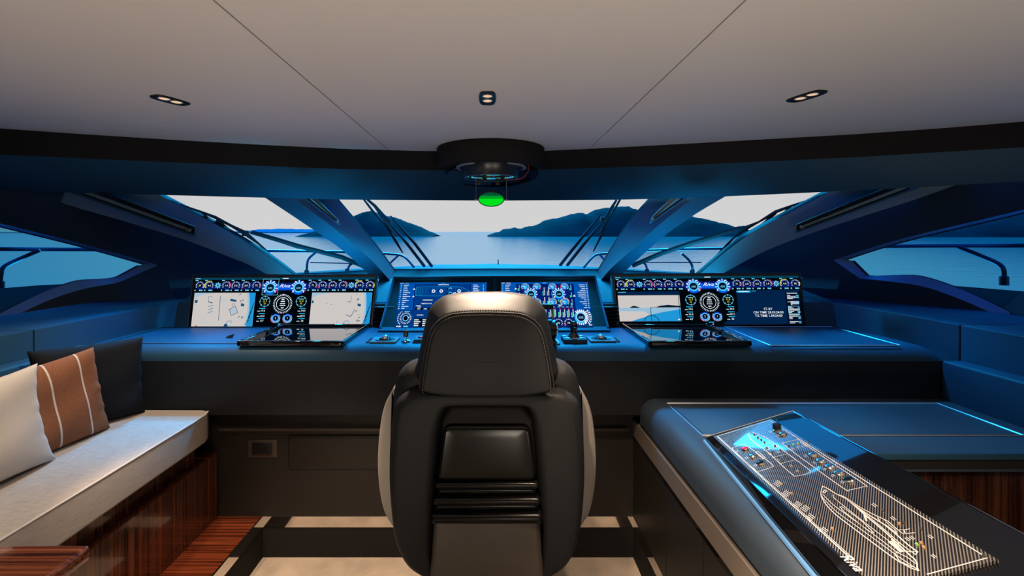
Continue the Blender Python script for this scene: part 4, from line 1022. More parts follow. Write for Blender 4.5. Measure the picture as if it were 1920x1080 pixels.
# switch board: tilted black board with carbon plate; (a, b) = across / along the board from its far left corner
oP = V(.822, 1.863, .584); Lv = V(.10, 1, -.075).normalized(); Bv = V(1, -.10, .345); Bv = (Bv-Lv*Bv.dot(Lv)).normalized(); nP = Bv.cross(Lv).normalized()
sw = thing('switchboard', 'tilted glossy switch board with carbon plate and a white yacht drawing on the right cabinet', 'control panel', V(1.0, 1.35, ZW))
BW, BL_ = .345, 1.02
def bp_(a, b, l=0): return oP+Bv*a+Lv*b+nP*l
def drop(p): return V(p.x, p.y, ZW+.001)
tops = [bp_(0, -BL_), bp_(BW, -BL_), bp_(BW, 0), bp_(0, 0)]
MB().hexa([drop(p) for p in tops]+tops).build('board', 'black_gloss', sw, False)
mb = MB()
for i, j in ((0, 3), (1, 2), (3, 2)): mb.tube([tops[i]+nP*.0005, tops[j]+nP*.0005], .0022, 5)
mb.build('edge_trim', 'chrome', sw)
f0, f1 = drop(tops[0]), drop(tops[3])
MB().hexa([f0+V(-.010, 0, 0), f0+V(-.001, 0, 0), f1+V(-.001, 0, 0), f1+V(-.010, 0, 0), f0+V(-.008, 0, .006), f0+V(-.001, 0, .008), f1+V(-.001, 0, .008), f1+V(-.008, 0, .006)]).build('foot_trim', 'sill_blue', sw, False)
def q5(x, y): return pl(1320+x/5.4, 760+y/5.4)
def q6(x, y): return pl(1500+x/4.8, 880+y/4.8)
def pl(px, py):
    p = PP(px, py, oP+nP*.006, nP)-oP; return (p.dot(Bv), p.dot(Lv))
TLp, TRp = pl(1337, 818), pl(1457, 788.5); BRp = pl(1864, 1052)
px0, py1 = TLp[0], TLp[1]; px1 = (TRp[0]+BRp[0])/2; py0 = BRp[1]
FP = lambda x, y, l: bp_(x, y, .0062+l*.0003)
mb = MB()
cs4 = [(px0, py0), (px1, py0), (px1, py1), (px0, py1)]
mb.hexa([bp_(x, y, .0005) for x, y in cs4]+[bp_(x, y, .006) for x, y in cs4])
plate = mb.build('carbon_plate', 'carbon', sw, False)
d = Draw(FP, ['line_white'])
ln = lambda pts, w, f=q5, closed=False: d.line([f(*p) for p in pts], w, 'line_white', 1, closed)
mgn = .011
d.line([(px0+mgn, py0+mgn+.10), (px0+mgn, py1-mgn), (px1-mgn, py1-mgn), (px1-mgn, py0+mgn), (px0+.10, py0+mgn)], .0026, 'line_white', 1)
d.line([(px0+mgn+.004, py0+mgn+.10), (px0+mgn+.004, py1-mgn-.004)], .0012, 'line_white', 1)
ln(sp2([(455, 300), (470, 280), (500, 278), (620, 325), (740, 410), (930, 552), (1060, 650), (1075, 668), (1060, 690), (930, 718), (900, 705), (790, 610), (640, 470), (500, 370)], 4, True), .0022, q5, True)
for s in ([(540, 410), (685, 375)], [(690, 530), (850, 490)], [(775, 592), (930, 552)], [(600, 460), (745, 425), (720, 405), (575, 440)], [(470, 322), (570, 300)]): ln(s, .0015)
ln(sp2([(290, 440), (310, 425), (400, 402), (430, 408), (560, 500), (690, 600), (690, 625), (555, 668), (520, 660), (400, 560)], 4, True), .002, q5, True)
ln([(520, 475), (545, 465), (620, 530), (600, 545)], .0018, q5, True)
grp = [(1470, 834), (1474, 830), (1494, 825), (1500, 827), (1560, 868), (1622, 909), (1619, 913), (1592, 919), (1585, 918), (1530, 879)]
d.line([pl(*p) for p in sp2(grp, 4, True)], .0022, 'line_white', 1, True)
ln([(1200, 520), (1225, 508), (1345, 590), (1325, 605)], .0018, q5, True)
# yacht outline drawing
hull = sp2([(205, 152), (192, 190), (190, 225), (200, 262), (245, 330), (330, 415), (480, 530), (700, 695), (880, 825), (930, 850), (1000, 890), (1068, 914)], 4)
ln(hull, .0024, q6); ln([(1068, 914), (1055, 885), (1055, 850), (1035, 812), (990, 775)], .0024, q6)
ln(sp2([(200, 150), (260, 180), (330, 225), (400, 258), (480, 320), (600, 425), (760, 560), (900, 690), (990, 775)], 4), .003, q6)
ln(sp2([(192, 235), (230, 285), (340, 390), (520, 520), (720, 665), (870, 775), (980, 850), (1062, 905)], 4), .0016, q6)
ln(sp2([(205, 225), (300, 320), (420, 410), (600, 540), (760, 660), (870, 745), (960, 790), (1040, 850)], 4), .0016, q6)
ln(sp2([(300, 232), (310, 262), (400, 335), (520, 430), (660, 540), (820, 660), (930, 740)], 4), .0016, q6)
ln(sp2([(330, 225), (400, 250), (520, 330), (610, 380), (700, 425), (790, 468), (850, 520), (900, 560), (935, 580), (1030, 572)], 4), .0022, q6)
ln(sp2([(400, 258), (520, 345), (640, 425), (760, 500), (870, 590), (960, 670), (1060, 745)], 4), .003, q6)
ln(sp2([(520, 350), (640, 445), (780, 560), (900, 665), (1040, 770)], 4), .0018, q6); ln([(1060, 745), (1040, 770)], .002, q6)
ln(sp2([(880, 548), (910, 545), (945, 545), (990, 537)], 3), .002, q6); ln([(935, 545), (945, 572)], .002, q6)
ln([(700, 430), (720, 470), (800, 520), (850, 560), (880, 590)], .0015, q6); ln([(760, 455), (800, 500), (860, 545), (875, 590)], .0015, q6)
ln([(360, 340), (375, 335), (460, 395), (560, 470), (665, 572), (625, 562), (520, 480), (400, 385)], .0016, q6, True)
ln([(580, 415), (600, 465)], .004, q6); ln([(820, 605), (830, 640), (890, 700), (890, 660)], .002, q6); ln([(815, 655), (915, 740)], .008, q6); ln([(850, 760), (920, 738), (1060, 745)], .0016, q6)
ln([(205, 205), (225, 185), (240, 195), (220, 215)], .003, q6, True); ln([(850, 760), (900, 830), (1010, 880)], .0016, q6)
# small captions too fine to read: short rules beside the studs
def rules(x, y, f, n=3, L=60, w=.0016):
    for k in range(n): ln([(x+12*k, y-10*k), (x+12*k+L*.7, y-10*k+L*.5)], w, f)
for x, y in ((705, 790), (790, 890), (905, 1000)): rules(x, y, q5, 4, 75)
for x, y in ((50, 430), (170, 550), (5, 350)): rules(x, y, q6, 4, 70)
for x, y in ((645, 315), (815, 435), (945, 620), (985, 610), (1150, 600), (1180, 775)): rules(x, y, q6, 2, 55)
for x, y in ((655, 265), (725, 310), (320, 460), (415, 530), (500, 605), (640, 440), (690, 435), (1010, 510), (1100, 575), (1200, 645), (1285, 710), (1380, 775), (880, 440), (935, 420), (985, 410), (735, 470), (650, 490), (725, 550), (865, 610), (930, 660)): rules(x, y, q5, 2, 34, .0013)
for k in range(5): ln([(975+14*k, 375+1*k), (1045+6*k, 425-3*k)], .0013)
# the maker's script at the near end of the plate
a = Vector(q6(395, 775)); b = Vector(q6(535, 905)); cxy = (a+b)/2; dv = b-a; ang = math.atan2(dv.y, dv.x)
class DP(Draw): pass
vs, fs = glyphs('Riva', .45); ca, sa = math.cos(ang), math.sin(ang); hh = dv.length/2.3*1.3
d._c('line_white'); d.mb.add([FP(cxy.x+(x*ca*1.15-y*sa)*hh, cxy.y+(x*1.15*sa+y*ca)*hh, 1) for x, y in vs], fs)
d.mb.build('printed_lines', 'line_white', plate, False)
# buttons on the plate
def frame_at(x, y): return (Bv, Lv, nP)
def button(px, py, r, cap, dark=False):
    x, y = pl(px, py); c = FP(x, y, 0)
    b_ = MB().lathe([(r, 0), (r, .004), (r*.86, .0065), (r*.78, .0055), (r*.78, .003), (0, .003)], c, 26, ax=frame_at(x, y)).build('push_button', 'chrome', sw)
    MB().lathe([(r*.77, .003), (r*.75, .0072), (r*.6, .0082), (0, .0085)], c, 24, ax=frame_at(x, y)).build('cap', cap, b_)
RB = .0150
for p in ((1525, 854.5), (1540, 866), (1557, 877), (1574, 889)): button(*p, RB, 'button_metal')
button(1592, 901.5, RB, 'black_gloss')
button(1397, 843.5, .0125, 'foil_red'); button(1412, 856, .0135, 'button_metal'); button(1427, 870, .0135, 'black_gloss'); button(1468, 815, .0135, 'button_metal')
x, y = pl(1457, 807); c = FP(x, y, 0); fr = frame_at(x, y)
js = MB().lathe([(.0145, 0), (.0145, .003), (.011, .005), (0, .005)], c, 24, ax=fr).build('joystick', 'chrome', sw)
MB().hexa([c+V(-.010, -.009, .003), c+V(.010, -.009, .009), c+V(.010, .010, .009), c+V(-.010, .010, .003), c+V(-.011, -.008, .022), c+V(.009, -.008, .026), c+V(.009, .010, .026), c+V(-.011, .010, .022)]).build('knob', 'black_plastic', js)
st5 = [(510, 298, 0), (547, 330, 0), (580, 352, 0), (613, 378, 0), (720, 415, 0), (638, 437, 0), (775, 460, 0), (690, 480, 0), (817, 517, 0), (755, 532, 0), (855, 545, 0), (793, 562, 0), (903, 608, 0), (963, 653, 0), (860, 415, 0), (905, 402, 2), (950, 390, 2), (778, 797, 1), (890, 897, 1), (1020, 1003, 0), (740, 158, 0), (1065, 372, 0), (1503, 660, 0)]
st6 = [(42, 315, 0), (160, 420, 0), (295, 540, 1), (747, 375, 0), (897, 497, 1), (937, 488, 0), (1092, 543, 0), (1055, 683, 2), (1097, 670, 1), (1117, 708, 1), (270, 240, 0), (290, 268, 0), (330, 298, 0), (990, 345, 0), (1662, 790, 0)]
for lst, f in ((st5, q5), (st6, q6)):
    for a, b, k in lst:
        x, y = f(a, b)
        MB().lathe([(.0032, 0), (.0034, .002), (.0026, .0042), (0, .005)], FP(x, y, 0), 10, ax=frame_at(x, y)).build('indicator_light', ('led_off', 'led_amber', 'led_green')[k], sw)
# ---------------------------------------------------------------- ceiling lights
def clight(label, a, b, w):
    A, B = PZ(*a, ZC), PZ(*b, ZC); c = (A+B)/2; dirv = (B-A); L = dirv.length; u = dirv/L; s = V(-u.y, u.x, 0)
    o = thing('ceiling_light', label, 'light', c, 'twin ceiling spotlights')
    hl_, hw_ = L/2, w/2
    def oval(k, n=40):
        t = 2*math.pi*k/n; x = math.copysign(abs(math.cos(t))**.75, math.cos(t)); y = math.copysign(abs(math.sin(t))**.45, math.sin(t)); return x, y
    ring = lambda f, z: [c+u*(x*hl_*f)+s*(y*hw_*f)+V(0, 0, z) for x, y in [oval(k) for k in range(40)]]
    mb = MB(); mb.loft([ring(1, .001), ring(1, -.005), ring(.97, -.007), ring(.86, -.007), ring(.82, -.003), ring(.78, -.0015)], True, True)
    mb.build('housing', 'housing', o, 40)
    for k in (-1, 1):
        q = c+u*(k*hl_*.36)
        ln_ = MB().lathe([(hw_*.62, -.0022), (hw_*.62, -.0045), (hw_*.55, -.0048), (hw_*.5, -.003), (0, -.003)], q, 24).build('lamp', 'tan_ring', o)
        MB().lathe([(hw_*.5, -.0036), (hw_*.3, -.0046), (0, -.005)], q, 20).build('bulb', 'lamp_glow', ln_)
    return c
L1 = clight('slanted black twin ceiling spotlight on the left ceiling panel', (286, 177.5), (351, 195.5), .080)
L2 = clight('black twin ceiling spotlight straight above the helm chair', (914, 170.5), (914, 195), .072)
L3 = clight('slanted black twin ceiling spotlight on the right ceiling panel', (1545, 168.5), (1481, 189.5), .076)
# ---------------------------------------------------------------- overhead compass
cc = V((920-CX)*3.17/K, 3.17, 0)
co = thing('overhead_compass', 'black overhead compass in a round surround hanging at the ceiling centre', 'compass', V(cc.x, cc.y, ZC))
R = .353
a0, a1 = math.radians(188), math.radians(352)
MB().lathe([(R-.05, ZC-.001), (R-.004, ZC-.001), (R, ZC-.006), (R, 1.835), (R-.008, 1.818), (R-.025, 1.813), (R-.05, 1.818), (R-.055, 1.84), (R-.05, ZC-.001)], cc, 60, a0, a1).build('surround', 'black_fabric', co, 50)
# recess dish following the sloped header
hd = []
pA, pN = plane(mid[8]+V(0, 0, -.006), bot[8], mid[9])
for k in range(40):
    t = 2*math.pi*k/40; px = 921+88*math.cos(t); py = 322+ (26 if math.sin(t) > 0 else 14)*math.sin(t)
    p = PP(px, py, pA, pN); hd.append(p+V(0, -.022, -.014))
ctr = sum(hd, V(0, 0, 0))/40
MB().loft([[p+V(0, .015, .012) for p in hd], hd, [p.lerp(ctr, .06)+V(0, -.002, -.001) for p in hd], [p.lerp(ctr, .12)+V(0, .012, .010) for p in hd], [ctr+V(0, .012, .012)]*40], True).build('recess', 'black_gloss', co, 50)
c2 = V((921-CX)*3.10/K, 3.10, .012)
MB().lathe([(.14, 1.84), (.200, 1.84), (.197, 1.812), (.194, 1.795), (.176, 1.742), (.172, 1.738), (.164, 1.742), (.156, 1.775)], c2, 48).build('bowl', 'bowl_grey', co, 50)
gm = [(.205, 1.800), (.226, 1.800), (.229, 1.806), (.224, 1.812), (.205, 1.812), (.205, 1.800)]
MB().lathe(gm, c2, 16, math.radians(-62), math.radians(50)).lathe(gm, c2, 16, math.radians(130), math.radians(242)).build('gimbal_ring', 'tan_ring', co, 50)
MB().tube([c2+V(.170*math.cos(2*math.pi*k/40), .170*math.sin(2*math.pi*k/40), 1.739) for k in range(40)], .0035, 6, True).build('bowl_rim_lit', 'sill_blue', co, 50)  # blue light on the bowl's lower edge, put in as a coloured ring
m = MB()
for k in range(32):
    t0, t1 = 2*math.pi*k/32, 2*math.pi*(k+1)/32; m.cm = 1 if k % 4 == 1 else (2 if k % 4 == 3 else 0); r0, r1 = .160, .158
    m.add([c2+V(r0*math.cos(t), r0*math.sin(t), z) for t, z in ((t0, 1.750), (t1, 1.750), (t1, 1.785), (t0, 1.785))], [(0, 1, 2, 3)])
m.build('lit_card', ['e_card', 'dark_rim', 'e_card_blue'], co, False)
MB().lathe([(0, 1.785), (.151, 1.785), (.151, 1.782), (0, 1.782)], c2, 40).build('lens', 'black_gloss', co, 50)
MB().tube([c2+V(-.075, -.15, 1.705), c2+V(.095, -.15, 1.705)], .004, 8).build('bracket_bar', 'black_plastic', co)
for x in (-.072, .010+.03, ):
    MB().rbox(c2.x+x-.014, c2.x+x+.014, 2.94, 2.96, 1.690, 1.728, .004).build('clamp', 'black_plastic', co)
zm = CZ+(CY-373)*2.93/K; cm = V((921-CX)*2.93/K, 2.93, zm)
for x in (-.093, .093): MB().tube([V(cm.x+x, 2.93, 1.75), V(cm.x+x, 2.93, zm-.004)], .0018, 6).build('rod', 'brushed', co)
for x in (-.093, .093): MB().tube([V(cm.x+x*1.12, 2.93, zm-.004), V(cm.x+x*.80, 2.93, zm-.004)], .003, 6).build('pivot', 'brushed', co)
tl = math.radians(-32)
fm = (V(1, 0, 0), V(0, math.cos(tl), math.sin(tl)), V(0, math.sin(tl), -math.cos(tl)))   # faces down towards the helmsman
fm = (V(1, 0, 0), V(0, math.cos(math.radians(22)), math.sin(math.radians(22))).normalized(), None)
nz = V(0, -math.sin(math.radians(62)), -math.cos(math.radians(62)))
uy = V(0, math.cos(math.radians(62)), -math.sin(math.radians(62)))
# mirror is tipped so that the face shows as a flattened oval
nz = V(0, -.50, -.866); uy = V(0, .866, -.50)
mi_ = MB().lathe([(0, -.012), (.074, -.012), (.080, -.006), (.080, .004), (.076, .006), (.075, .001), (0, .001)], cm, 40, ax=(V(1, 0, 0), uy, nz)).build('mirror_frame', 'dark_rim', co, 50)
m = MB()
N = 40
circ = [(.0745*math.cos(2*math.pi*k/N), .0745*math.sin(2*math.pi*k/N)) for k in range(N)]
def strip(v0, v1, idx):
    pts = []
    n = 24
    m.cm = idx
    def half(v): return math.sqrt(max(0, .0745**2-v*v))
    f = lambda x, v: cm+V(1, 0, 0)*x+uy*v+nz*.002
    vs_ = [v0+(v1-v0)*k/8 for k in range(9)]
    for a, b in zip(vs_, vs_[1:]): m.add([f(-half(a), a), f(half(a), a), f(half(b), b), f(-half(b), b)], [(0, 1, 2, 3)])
strip(-.0745, -.036, 2); strip(-.036, -.006, 1); strip(-.006, .0745, 0)  # green reflection in the mirror painted as glowing bands
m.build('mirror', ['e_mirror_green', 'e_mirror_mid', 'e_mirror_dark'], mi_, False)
MB().tube(spline([V(cc.x+.235, 3.0, 1.83), V(cc.x+.235, 2.98, 1.78), V(cc.x+.20, 2.95, 1.735), V(cc.x+.15, 2.93, 1.718), V(cc.x+.08, 2.92, 1.722)], 5), .004, 6).build('cable', 'wire_red', co)
# ---------------------------------------------------------------- wipers outside the glass
gC = plane(*paneC[:3]); gL = plane(paneL[0], paneL[2], paneL[3]); gR = plane(paneR[0], paneR[2], paneR[3])
def onp(pl_, px, py, off=.05):
    p = PP(px, py, *pl_); d_ = (p-V(0, 0, CZ)).normalized(); return p+d_*off
def wiper(label, g, arms, blades, hub):
    c = onp(g, *hub)
    o = thing('windscreen_wiper', label, 'wiper', c, 'windscreen wipers outside the glass')
    for pts, w in arms: MB().tube([onp(g, *p) for p in pts], [x*.0054 for x in w], 6).build('arm', 'wiper', o)
    for pts, w in blades: MB().tube([onp(g, *p, .03) for p in pts], [x*.0054 for x in w], 6).build('blade', 'wiper', o)
    h = onp(g, *hub, .045); MB().rbox(h.x-.022, h.x+.022, h.y-.014, h.y+.014, h.z-.02, h.z+.02, .006).build('joint', 'wiper', o)
z5 = lambda x, y: (640+x/7.2, 360+y/7.2)
z6 = lambda x, y: (1020+x/6.75, 360+y/6.75)
z4 = lambda x, y: (320+x/7.2, 370+y/7.2)
z7 = lambda x, y: (1300+x/6.354, 350+y/6.354)
wiper('twin-armed wiper at the left of the middle windscreen pane', gC,
      [([z5(1120, 1000), z5(890, 700), z5(640, 410)], (2.6, 2.4, 1)), ([z5(1220, 1000), z5(995, 700), z5(665, 325)], (2.6, 2.4, 1))],
      [([z5(300, 95), z5(450, 290), z5(610, 460), z5(740, 670), z5(828, 820)], (1.4, 1.8, 2.0, 2.4, 1)), ([z5(345, 95), z5(450, 185), z5(560, 310), z5(640, 390)], (1.6, 2.2, 2.4, 3)), ([z5(440, 190), z5(560, 360), z5(660, 500), z5(745, 600)], (1, 1.2, 1.2, 1))], z5(630, 385))
wiper('twin-armed wiper at the right of the middle windscreen pane', gC,
      [([z6(205, 925), z6(430, 640), z6(712, 292)], (2.6, 2.4, 1)), ([z6(295, 925), z6(520, 640), z6(720, 405)], (2.6, 2.4, 1))],
      [([z6(960, 100), z6(870, 265), z6(790, 400), z6(720, 560), z6(626, 748)], (1.6, 1.8, 2.2, 2.2, 1)), ([z6(915, 105), z6(850, 210), z6(790, 320), z6(745, 370)], (1.6, 2.4, 2.4, 3)), ([z6(870, 200), z6(800, 350), z6(740, 470), z6(690, 540)], (1, 1.2, 1.2, 1))], z6(752, 350))
wiper('wiper across the left windscreen pane beside the broad post', gL,
      [([z4(1090, 470), z4(1400, 560), z4(1728, 660), (640, 482), (684, 500)], (3.0, 3.4, 3.6, 3.8, 3.6)), ([z4(1075, 485), z4(1400, 580), z4(1728, 690)], (1, 1, 1))],
      [([z4(130, 98), z4(380, 185), z4(600, 270), z4(820, 385), z4(1000, 480), z4(1180, 620), z4(1330, 750)], (1, 1.6, 2.4, 2.0, 3.4, 1.6, 1)), ([z4(620, 300), z4(750, 400), z4(930, 530)], (2, 1.4, 1)), ([z4(220, 120), z4(290, 165)], (1, 1)), ([z4(430, 210), z4(515, 290)], (1.5, 1)), ([z4(1060, 620), z4(1200, 690), z4(1330, 765)], (1, 1.8, 1.4))], z4(1010, 485))
wiper('wiper across the right windscreen pane beside the broad post', gR,
      [([z7(560, 490), z7(380, 545), z7(150, 620), z7(0, 665), (1240, 475), (1186, 498)], (3, 3.2, 3.4, 3.6, 3.8, 3.6))],
      [([z7(1420, 145), z7(1180, 225), z7(980, 300), z7(780, 420), z7(610, 500), z7(480, 610), z7(350, 750), z7(190, 915)], (1.2, 1.6, 2.4, 1.4, 3.4, 1.4, 2, 1)), ([z7(980, 310), z7(860, 420), z7(690, 540)], (2.2, 1.8, 1)), ([z7(1280, 195), z7(1270, 215)], (1, 1)), ([z7(1160, 240), z7(1060, 325)], (1.6, 1)), ([z7(580, 620), z7(420, 720), z7(290, 830)], (1, 1.6, 1))], z7(600, 500))
# ---------------------------------------------------------------- foredeck, rails, sea, islands
half = [(0, 7.4), (-.9, 7.0), (-1.7, 6.2), (-2.3, 5.2), (-2.8, 4.2), (-3.15, 3.2), (-3.3, 2.0), (-3.3, .5)]
plan = half+[(-x, y) for x, y in half[::-1]][:-1]
inner = [(-2.7, .5), (-2.7, 3.0), (-1.9, 4.0), (-1.0, 4.3), (1.0, 4.3), (1.9, 4.0), (2.7, 3.0), (2.7, .5)]
dk = MB(); dk.prism(half+[(-2.9, .5), (-2.75, 2.8), (-2.2, 3.7), (-1.2, 4.35), (0, 4.4)], lambda x, y: V(x, y, .55 if y < 4 else .7), lambda x, y: V(x, y, .80 if y < 3.5 else (.93 if y < 4.5 else .985)))
dk.prism([(-x, y) for x, y in half+[(-2.9, .5), (-2.75, 2.8), (-2.2, 3.7), (-1.2, 4.35), (0, 4.4)]], lambda x, y: V(x, y, .55 if y < 4 else .7), lambda x, y: V(x, y, .80 if y < 3.5 else (.93 if y < 4.5 else .985)))
struct('floor_foredeck', dk, 'deck_white', False)
for s, nm in ((-1, 'left'), (1, 'right')):
    pts = [(-s*0-.0, 0)]
    pth = [(s*3.32, .6), (s*3.3, 2.0), (s*3.15, 3.2), (s*2.8, 4.2)]
    m = MB(); zt2 = [1.06, 1.05, 1.04, 1.0]
    rings = [[V(x, y, .6), V(x-s*.02, y, z), V(x-s*.14, y, z+.01), V(x-s*.16, y, z-.04), V(x-s*.30, y-.0, .62)] for (x, y), z in zip(pth, zt2)]
    m.loft(rings, True, True); struct('wall_bulwark_%s' % nm, m, 'deck_white', 30)
    cb = [P(-40, 660, 2.65), P(25, 620, 2.9)]
hump = MB()
for x0, x1 in ((-.78, -.12), (.12, .62), (-1.45, -1.2), (1.3, 1.55)):
    hump.rbox(x0, x1, 5.2, 6.0, .95, 1.015+(.03 if abs(x0) > 1 else .02), .03)
hm = hump
for x0, x1, lb in ((-.80, .68, 'low padded sunbed lying on the foredeck ahead of the windscreen'),):
    sb = MB().rbox(x0, x1, 5.0, 6.2, .97, 1.035, .03, 4).build('sunbed', 'deck_white', None); tag(sb, lb, 'sunbed')
MB().tube([P(934, 497, 6.5), P(934, 487, 6.5)], .006, 6)
fs_ = MB().tube([V(.065, 6.5, 1.0), V(.065, 6.5, 1.085)], .008, 6).build('flag_staff', 'wiper', None); tag(fs_, 'tiny dark staff standing at the tip of the foredeck', 'staff')
def guard(s, label, top, posts, low=None):
    o = thing('guard_rail', label, 'railing', top[0], 'stainless rails round the bow')
    MB().tube(spline(top, 6), .014, 8).build('top_rail', 'rail_steel', o)
    for p in posts: MB().tube(spline(p, 5), .013, 8).build('stanchion', 'rail_steel', o); MB().lathe([(.024, -.02), (.024, .035), (.016, .04)], p[-1], 12).build('foot', 'rail_steel', o)
    if low: MB().tube(low, .007, 6).build('lower_rail', 'rail_steel', o)
guard(-1, 'stainless guard rail along the left side of the bow', [P(-260, 464, 2.7), P(0, 467, 3.1), P(165, 468, 3.6), P(500, 470.5, 4.9), P(680, 473, 5.8), P(728, 476, 6.05), P(750, 478.5, 6.15), P(762, 485, 6.1), P(776, 501, 6.0)],
      [[P(75, 469, 3.25), P(40, 484, 3.2), P(8, 500, 3.1), P(2, 515, 3.08), P(0, 538, 3.08)], [P(594, 472, 5.2), P(580, 484, 5.15), P(576, 495, 5.1), P(575, 513, 5.1)], [P(748, 478, 6.1), P(733, 492, 6.0), P(728, 500, 5.95)], [P(668, 492, 5.7), P(656, 497, 5.7), P(651, 510, 5.65)]], [P(582, 492, 5.15), P(690, 495, 5.7)])
guard(1, 'stainless guard rail along the right side of the bow', [P(2200, 457, 2.6), P(1920, 460.5, 2.95), P(1700, 461.5, 3.55), P(1315, 466.5, 4.9), P(1200, 470, 5.8), P(1135, 475.5, 6.1), P(1118, 478, 6.15), P(1108, 486, 6.1), P(1095, 501, 6.0)],
      [[P(1795, 462, 3.2), P(1840, 480, 3.12), P(1871, 494, 3.05), P(1882, 506, 3.02), P(1882.5, 529, 3.02)], [P(1278, 475, 5.0), P(1292, 488, 5.0), P(1298, 500, 5.0), P(1298, 512, 5.0)], [P(1124, 477, 6.1), P(1133, 487, 6.0), P(1137, 492, 5.95)], [P(1203, 490, 5.7), P(1211, 497, 5.7), P(1213, 510, 5.65)]], [P(1205, 492, 5.7), P(1315, 492, 5.0)])
# sea: tipped by about a degree because the bow rides up
TILT = 16/K
def seaz(y): return -2.6+TILT*y
mb = MB(); ys_ = [-6, 3, 8, 15, 30, 60, 120, 300, 800, 2500, 6000]
mb.loft([[V(x, y, seaz(y)) for x in (-9000, -1500, -200, -40, -10, 0, 10, 40, 200, 1500, 9000)] for y in ys_], False)
struct('floor_sea', mb, 'sea_water', False)
def island(label, prof, Y, depth, m, cat='island', kind=None, seed=1):
    rnd = random.Random(seed); mb = MB(); rows = []
    xs_ = []
    c_ = prof
    n = 70
    xa, xb = c_[0][0], c_[-1][0]
    ridge = []
    for k in range(n+1):
        px = xa+(xb-xa)*k/n; py = lerp_curve(c_, px)+rnd.uniform(-1.1, 1.1)*(0 if k in (0, n) else 1)
        ridge.append((px, py))
    for t in [j/10 for j in range(11)]:
        row = []
        f = math.sin(math.pi*t)**.8
        for px, py in ridge:
            p = P(px, py, Y); base = seaz(Y)-1
            hgt = max(0, p.z-base)
            yy = Y+(t-.5)*depth
            row.append(V(p.x, yy, base+hgt*f*(1+rnd.uniform(-.04, .04)*(t != .5))))
        rows.append(row)
    mb.loft(rows, False); o = mb.build('island', m, None, 60)
    return tag(o, label, cat)
island('dark wooded headland left of centre beyond the bay', [(600, 438), (630, 424), (655, 412), (672, 404), (690, 397), (700, 395), (712, 402), (740, 408), (770, 419), (790, 426), (806, 435), (822, 441)], 420, 110, 'hill_rock', seed=4)
island('long dark island right of centre rising towards the right post', [(915, 441), (932, 436), (945, 430), (960, 427), (975, 429), (990, 425), (1005, 422), (1020, 414), (1040, 410), (1065, 403), (1080, 400), (1100, 402), (1112, 395), (1135, 390), (1165, 386), (1200, 399), (1260, 402), (1300, 408), (1340, 420), (1385, 436), (1400, 441)], 430, 130, 'hill_rock', seed=9)
island('pale hazy hills on the horizon through the left pane', [(440, 437), (500, 431), (530, 430), (570, 430), (610, 432), (660, 437)], 1500, 300, 'hill_haze', seed=2)
island('blue mountain shore filling the right side window', [(1560, 440), (1640, 425), (1760, 414), (1850, 404), (1960, 396), (2150, 390), (2400, 436)], 380, 110, 'hill_rock', seed=12)
island('pale hazy coast beyond the left side window', [(-260, 440), (-100, 434), (60, 438), (160, 440)], 1300, 250, 'hill_haze', seed=3)
# ---------------------------------------------------------------- world and lights
w = bpy.data.worlds.new('sky'); bpy.context.scene.world = w; w.use_nodes = True; nt = w.node_tree; nt.nodes.clear()
tc = nt.nodes.new('ShaderNodeTexCoord'); sep = nt.nodes.new('ShaderNodeSeparateXYZ')
nt.links.new(tc.outputs['Generated'], sep.inputs[0])
cr = nt.nodes.new('ShaderNodeValToRGB'); cr.color_ramp.interpolation = 'EASE'
E = cr.color_ramp.elements
SKY = 2.5
def sk(*c): return (*[x/SKY for x in c], 1)
E[0].position = 0; E[0].color = sk(.66, .65, .65); E[1].position = .60; E[1].color = sk(.01, .60, 1.7)
for pos, c in ((.105, sk(.66, .65, .655)), (.20, sk(.05, .54, 1.28)), (.34, sk(.01, .64, 1.95))):
    e = E.new(pos); e.color = c
nt.links.new(sep.outputs['Z'], cr.inputs['Fac'])
cr2 = nt.nodes.new('ShaderNodeValToRGB'); E2 = cr2.color_ramp.elements
E2[0].position = .50; E2[0].color = (.02, .29, .62, 1); E2[1].position = .86; E2[1].color = (1, 1, 1, 1)
nt.links.new(sep.outputs['Y'], cr2.inputs['Fac'])
mx = nt.nodes.new('ShaderNodeMix'); mx.data_type = 'RGBA'; mx.blend_type = 'MULTIPLY'; mx.inputs[0].default_value = 1
nt.links.new(cr.outputs['Color'], mx.inputs[6]); nt.links.new(cr2.outputs['Color'], mx.inputs[7])
bg = nt.nodes.new('ShaderNodeBackground'); wo = nt.nodes.new('ShaderNodeOutputWorld'); bg.inputs['Strength'].default_value = SKY
nt.links.new(mx.outputs[2], bg.inputs['Color']); nt.links.new(bg.outputs[0], wo.inputs[0])
def sun(name, d, col, e, ang):
    l = bpy.data.lights.new(name, 'SUN'); l.color = col; l.energy = e; l.angle = math.radians(ang)
    o = bpy.data.objects.new(name, l); C.objects.link(o); o.rotation_euler = Vector(d).to_track_quat('-Z', 'Y').to_euler(); return o
sun('skylight_ahead', (.0, -1, -.60), (.01, .48, 1), 4.0, 30)
def spot(name, loc, to, e, ang, col=(1, .76, .55), rad=.03, blend=.5):
    l = bpy.data.lights.new(name, 'SPOT'); l.energy = e; l.spot_size = math.radians(ang); l.spot_blend = blend; l.color = col; l.shadow_soft_size = rad
    o = bpy.data.objects.new(name, l); C.objects.link(o); o.location = loc; o.rotation_euler = (Vector(to)-Vector(loc)).to_track_quat('-Z', 'Y').to_euler(); return o
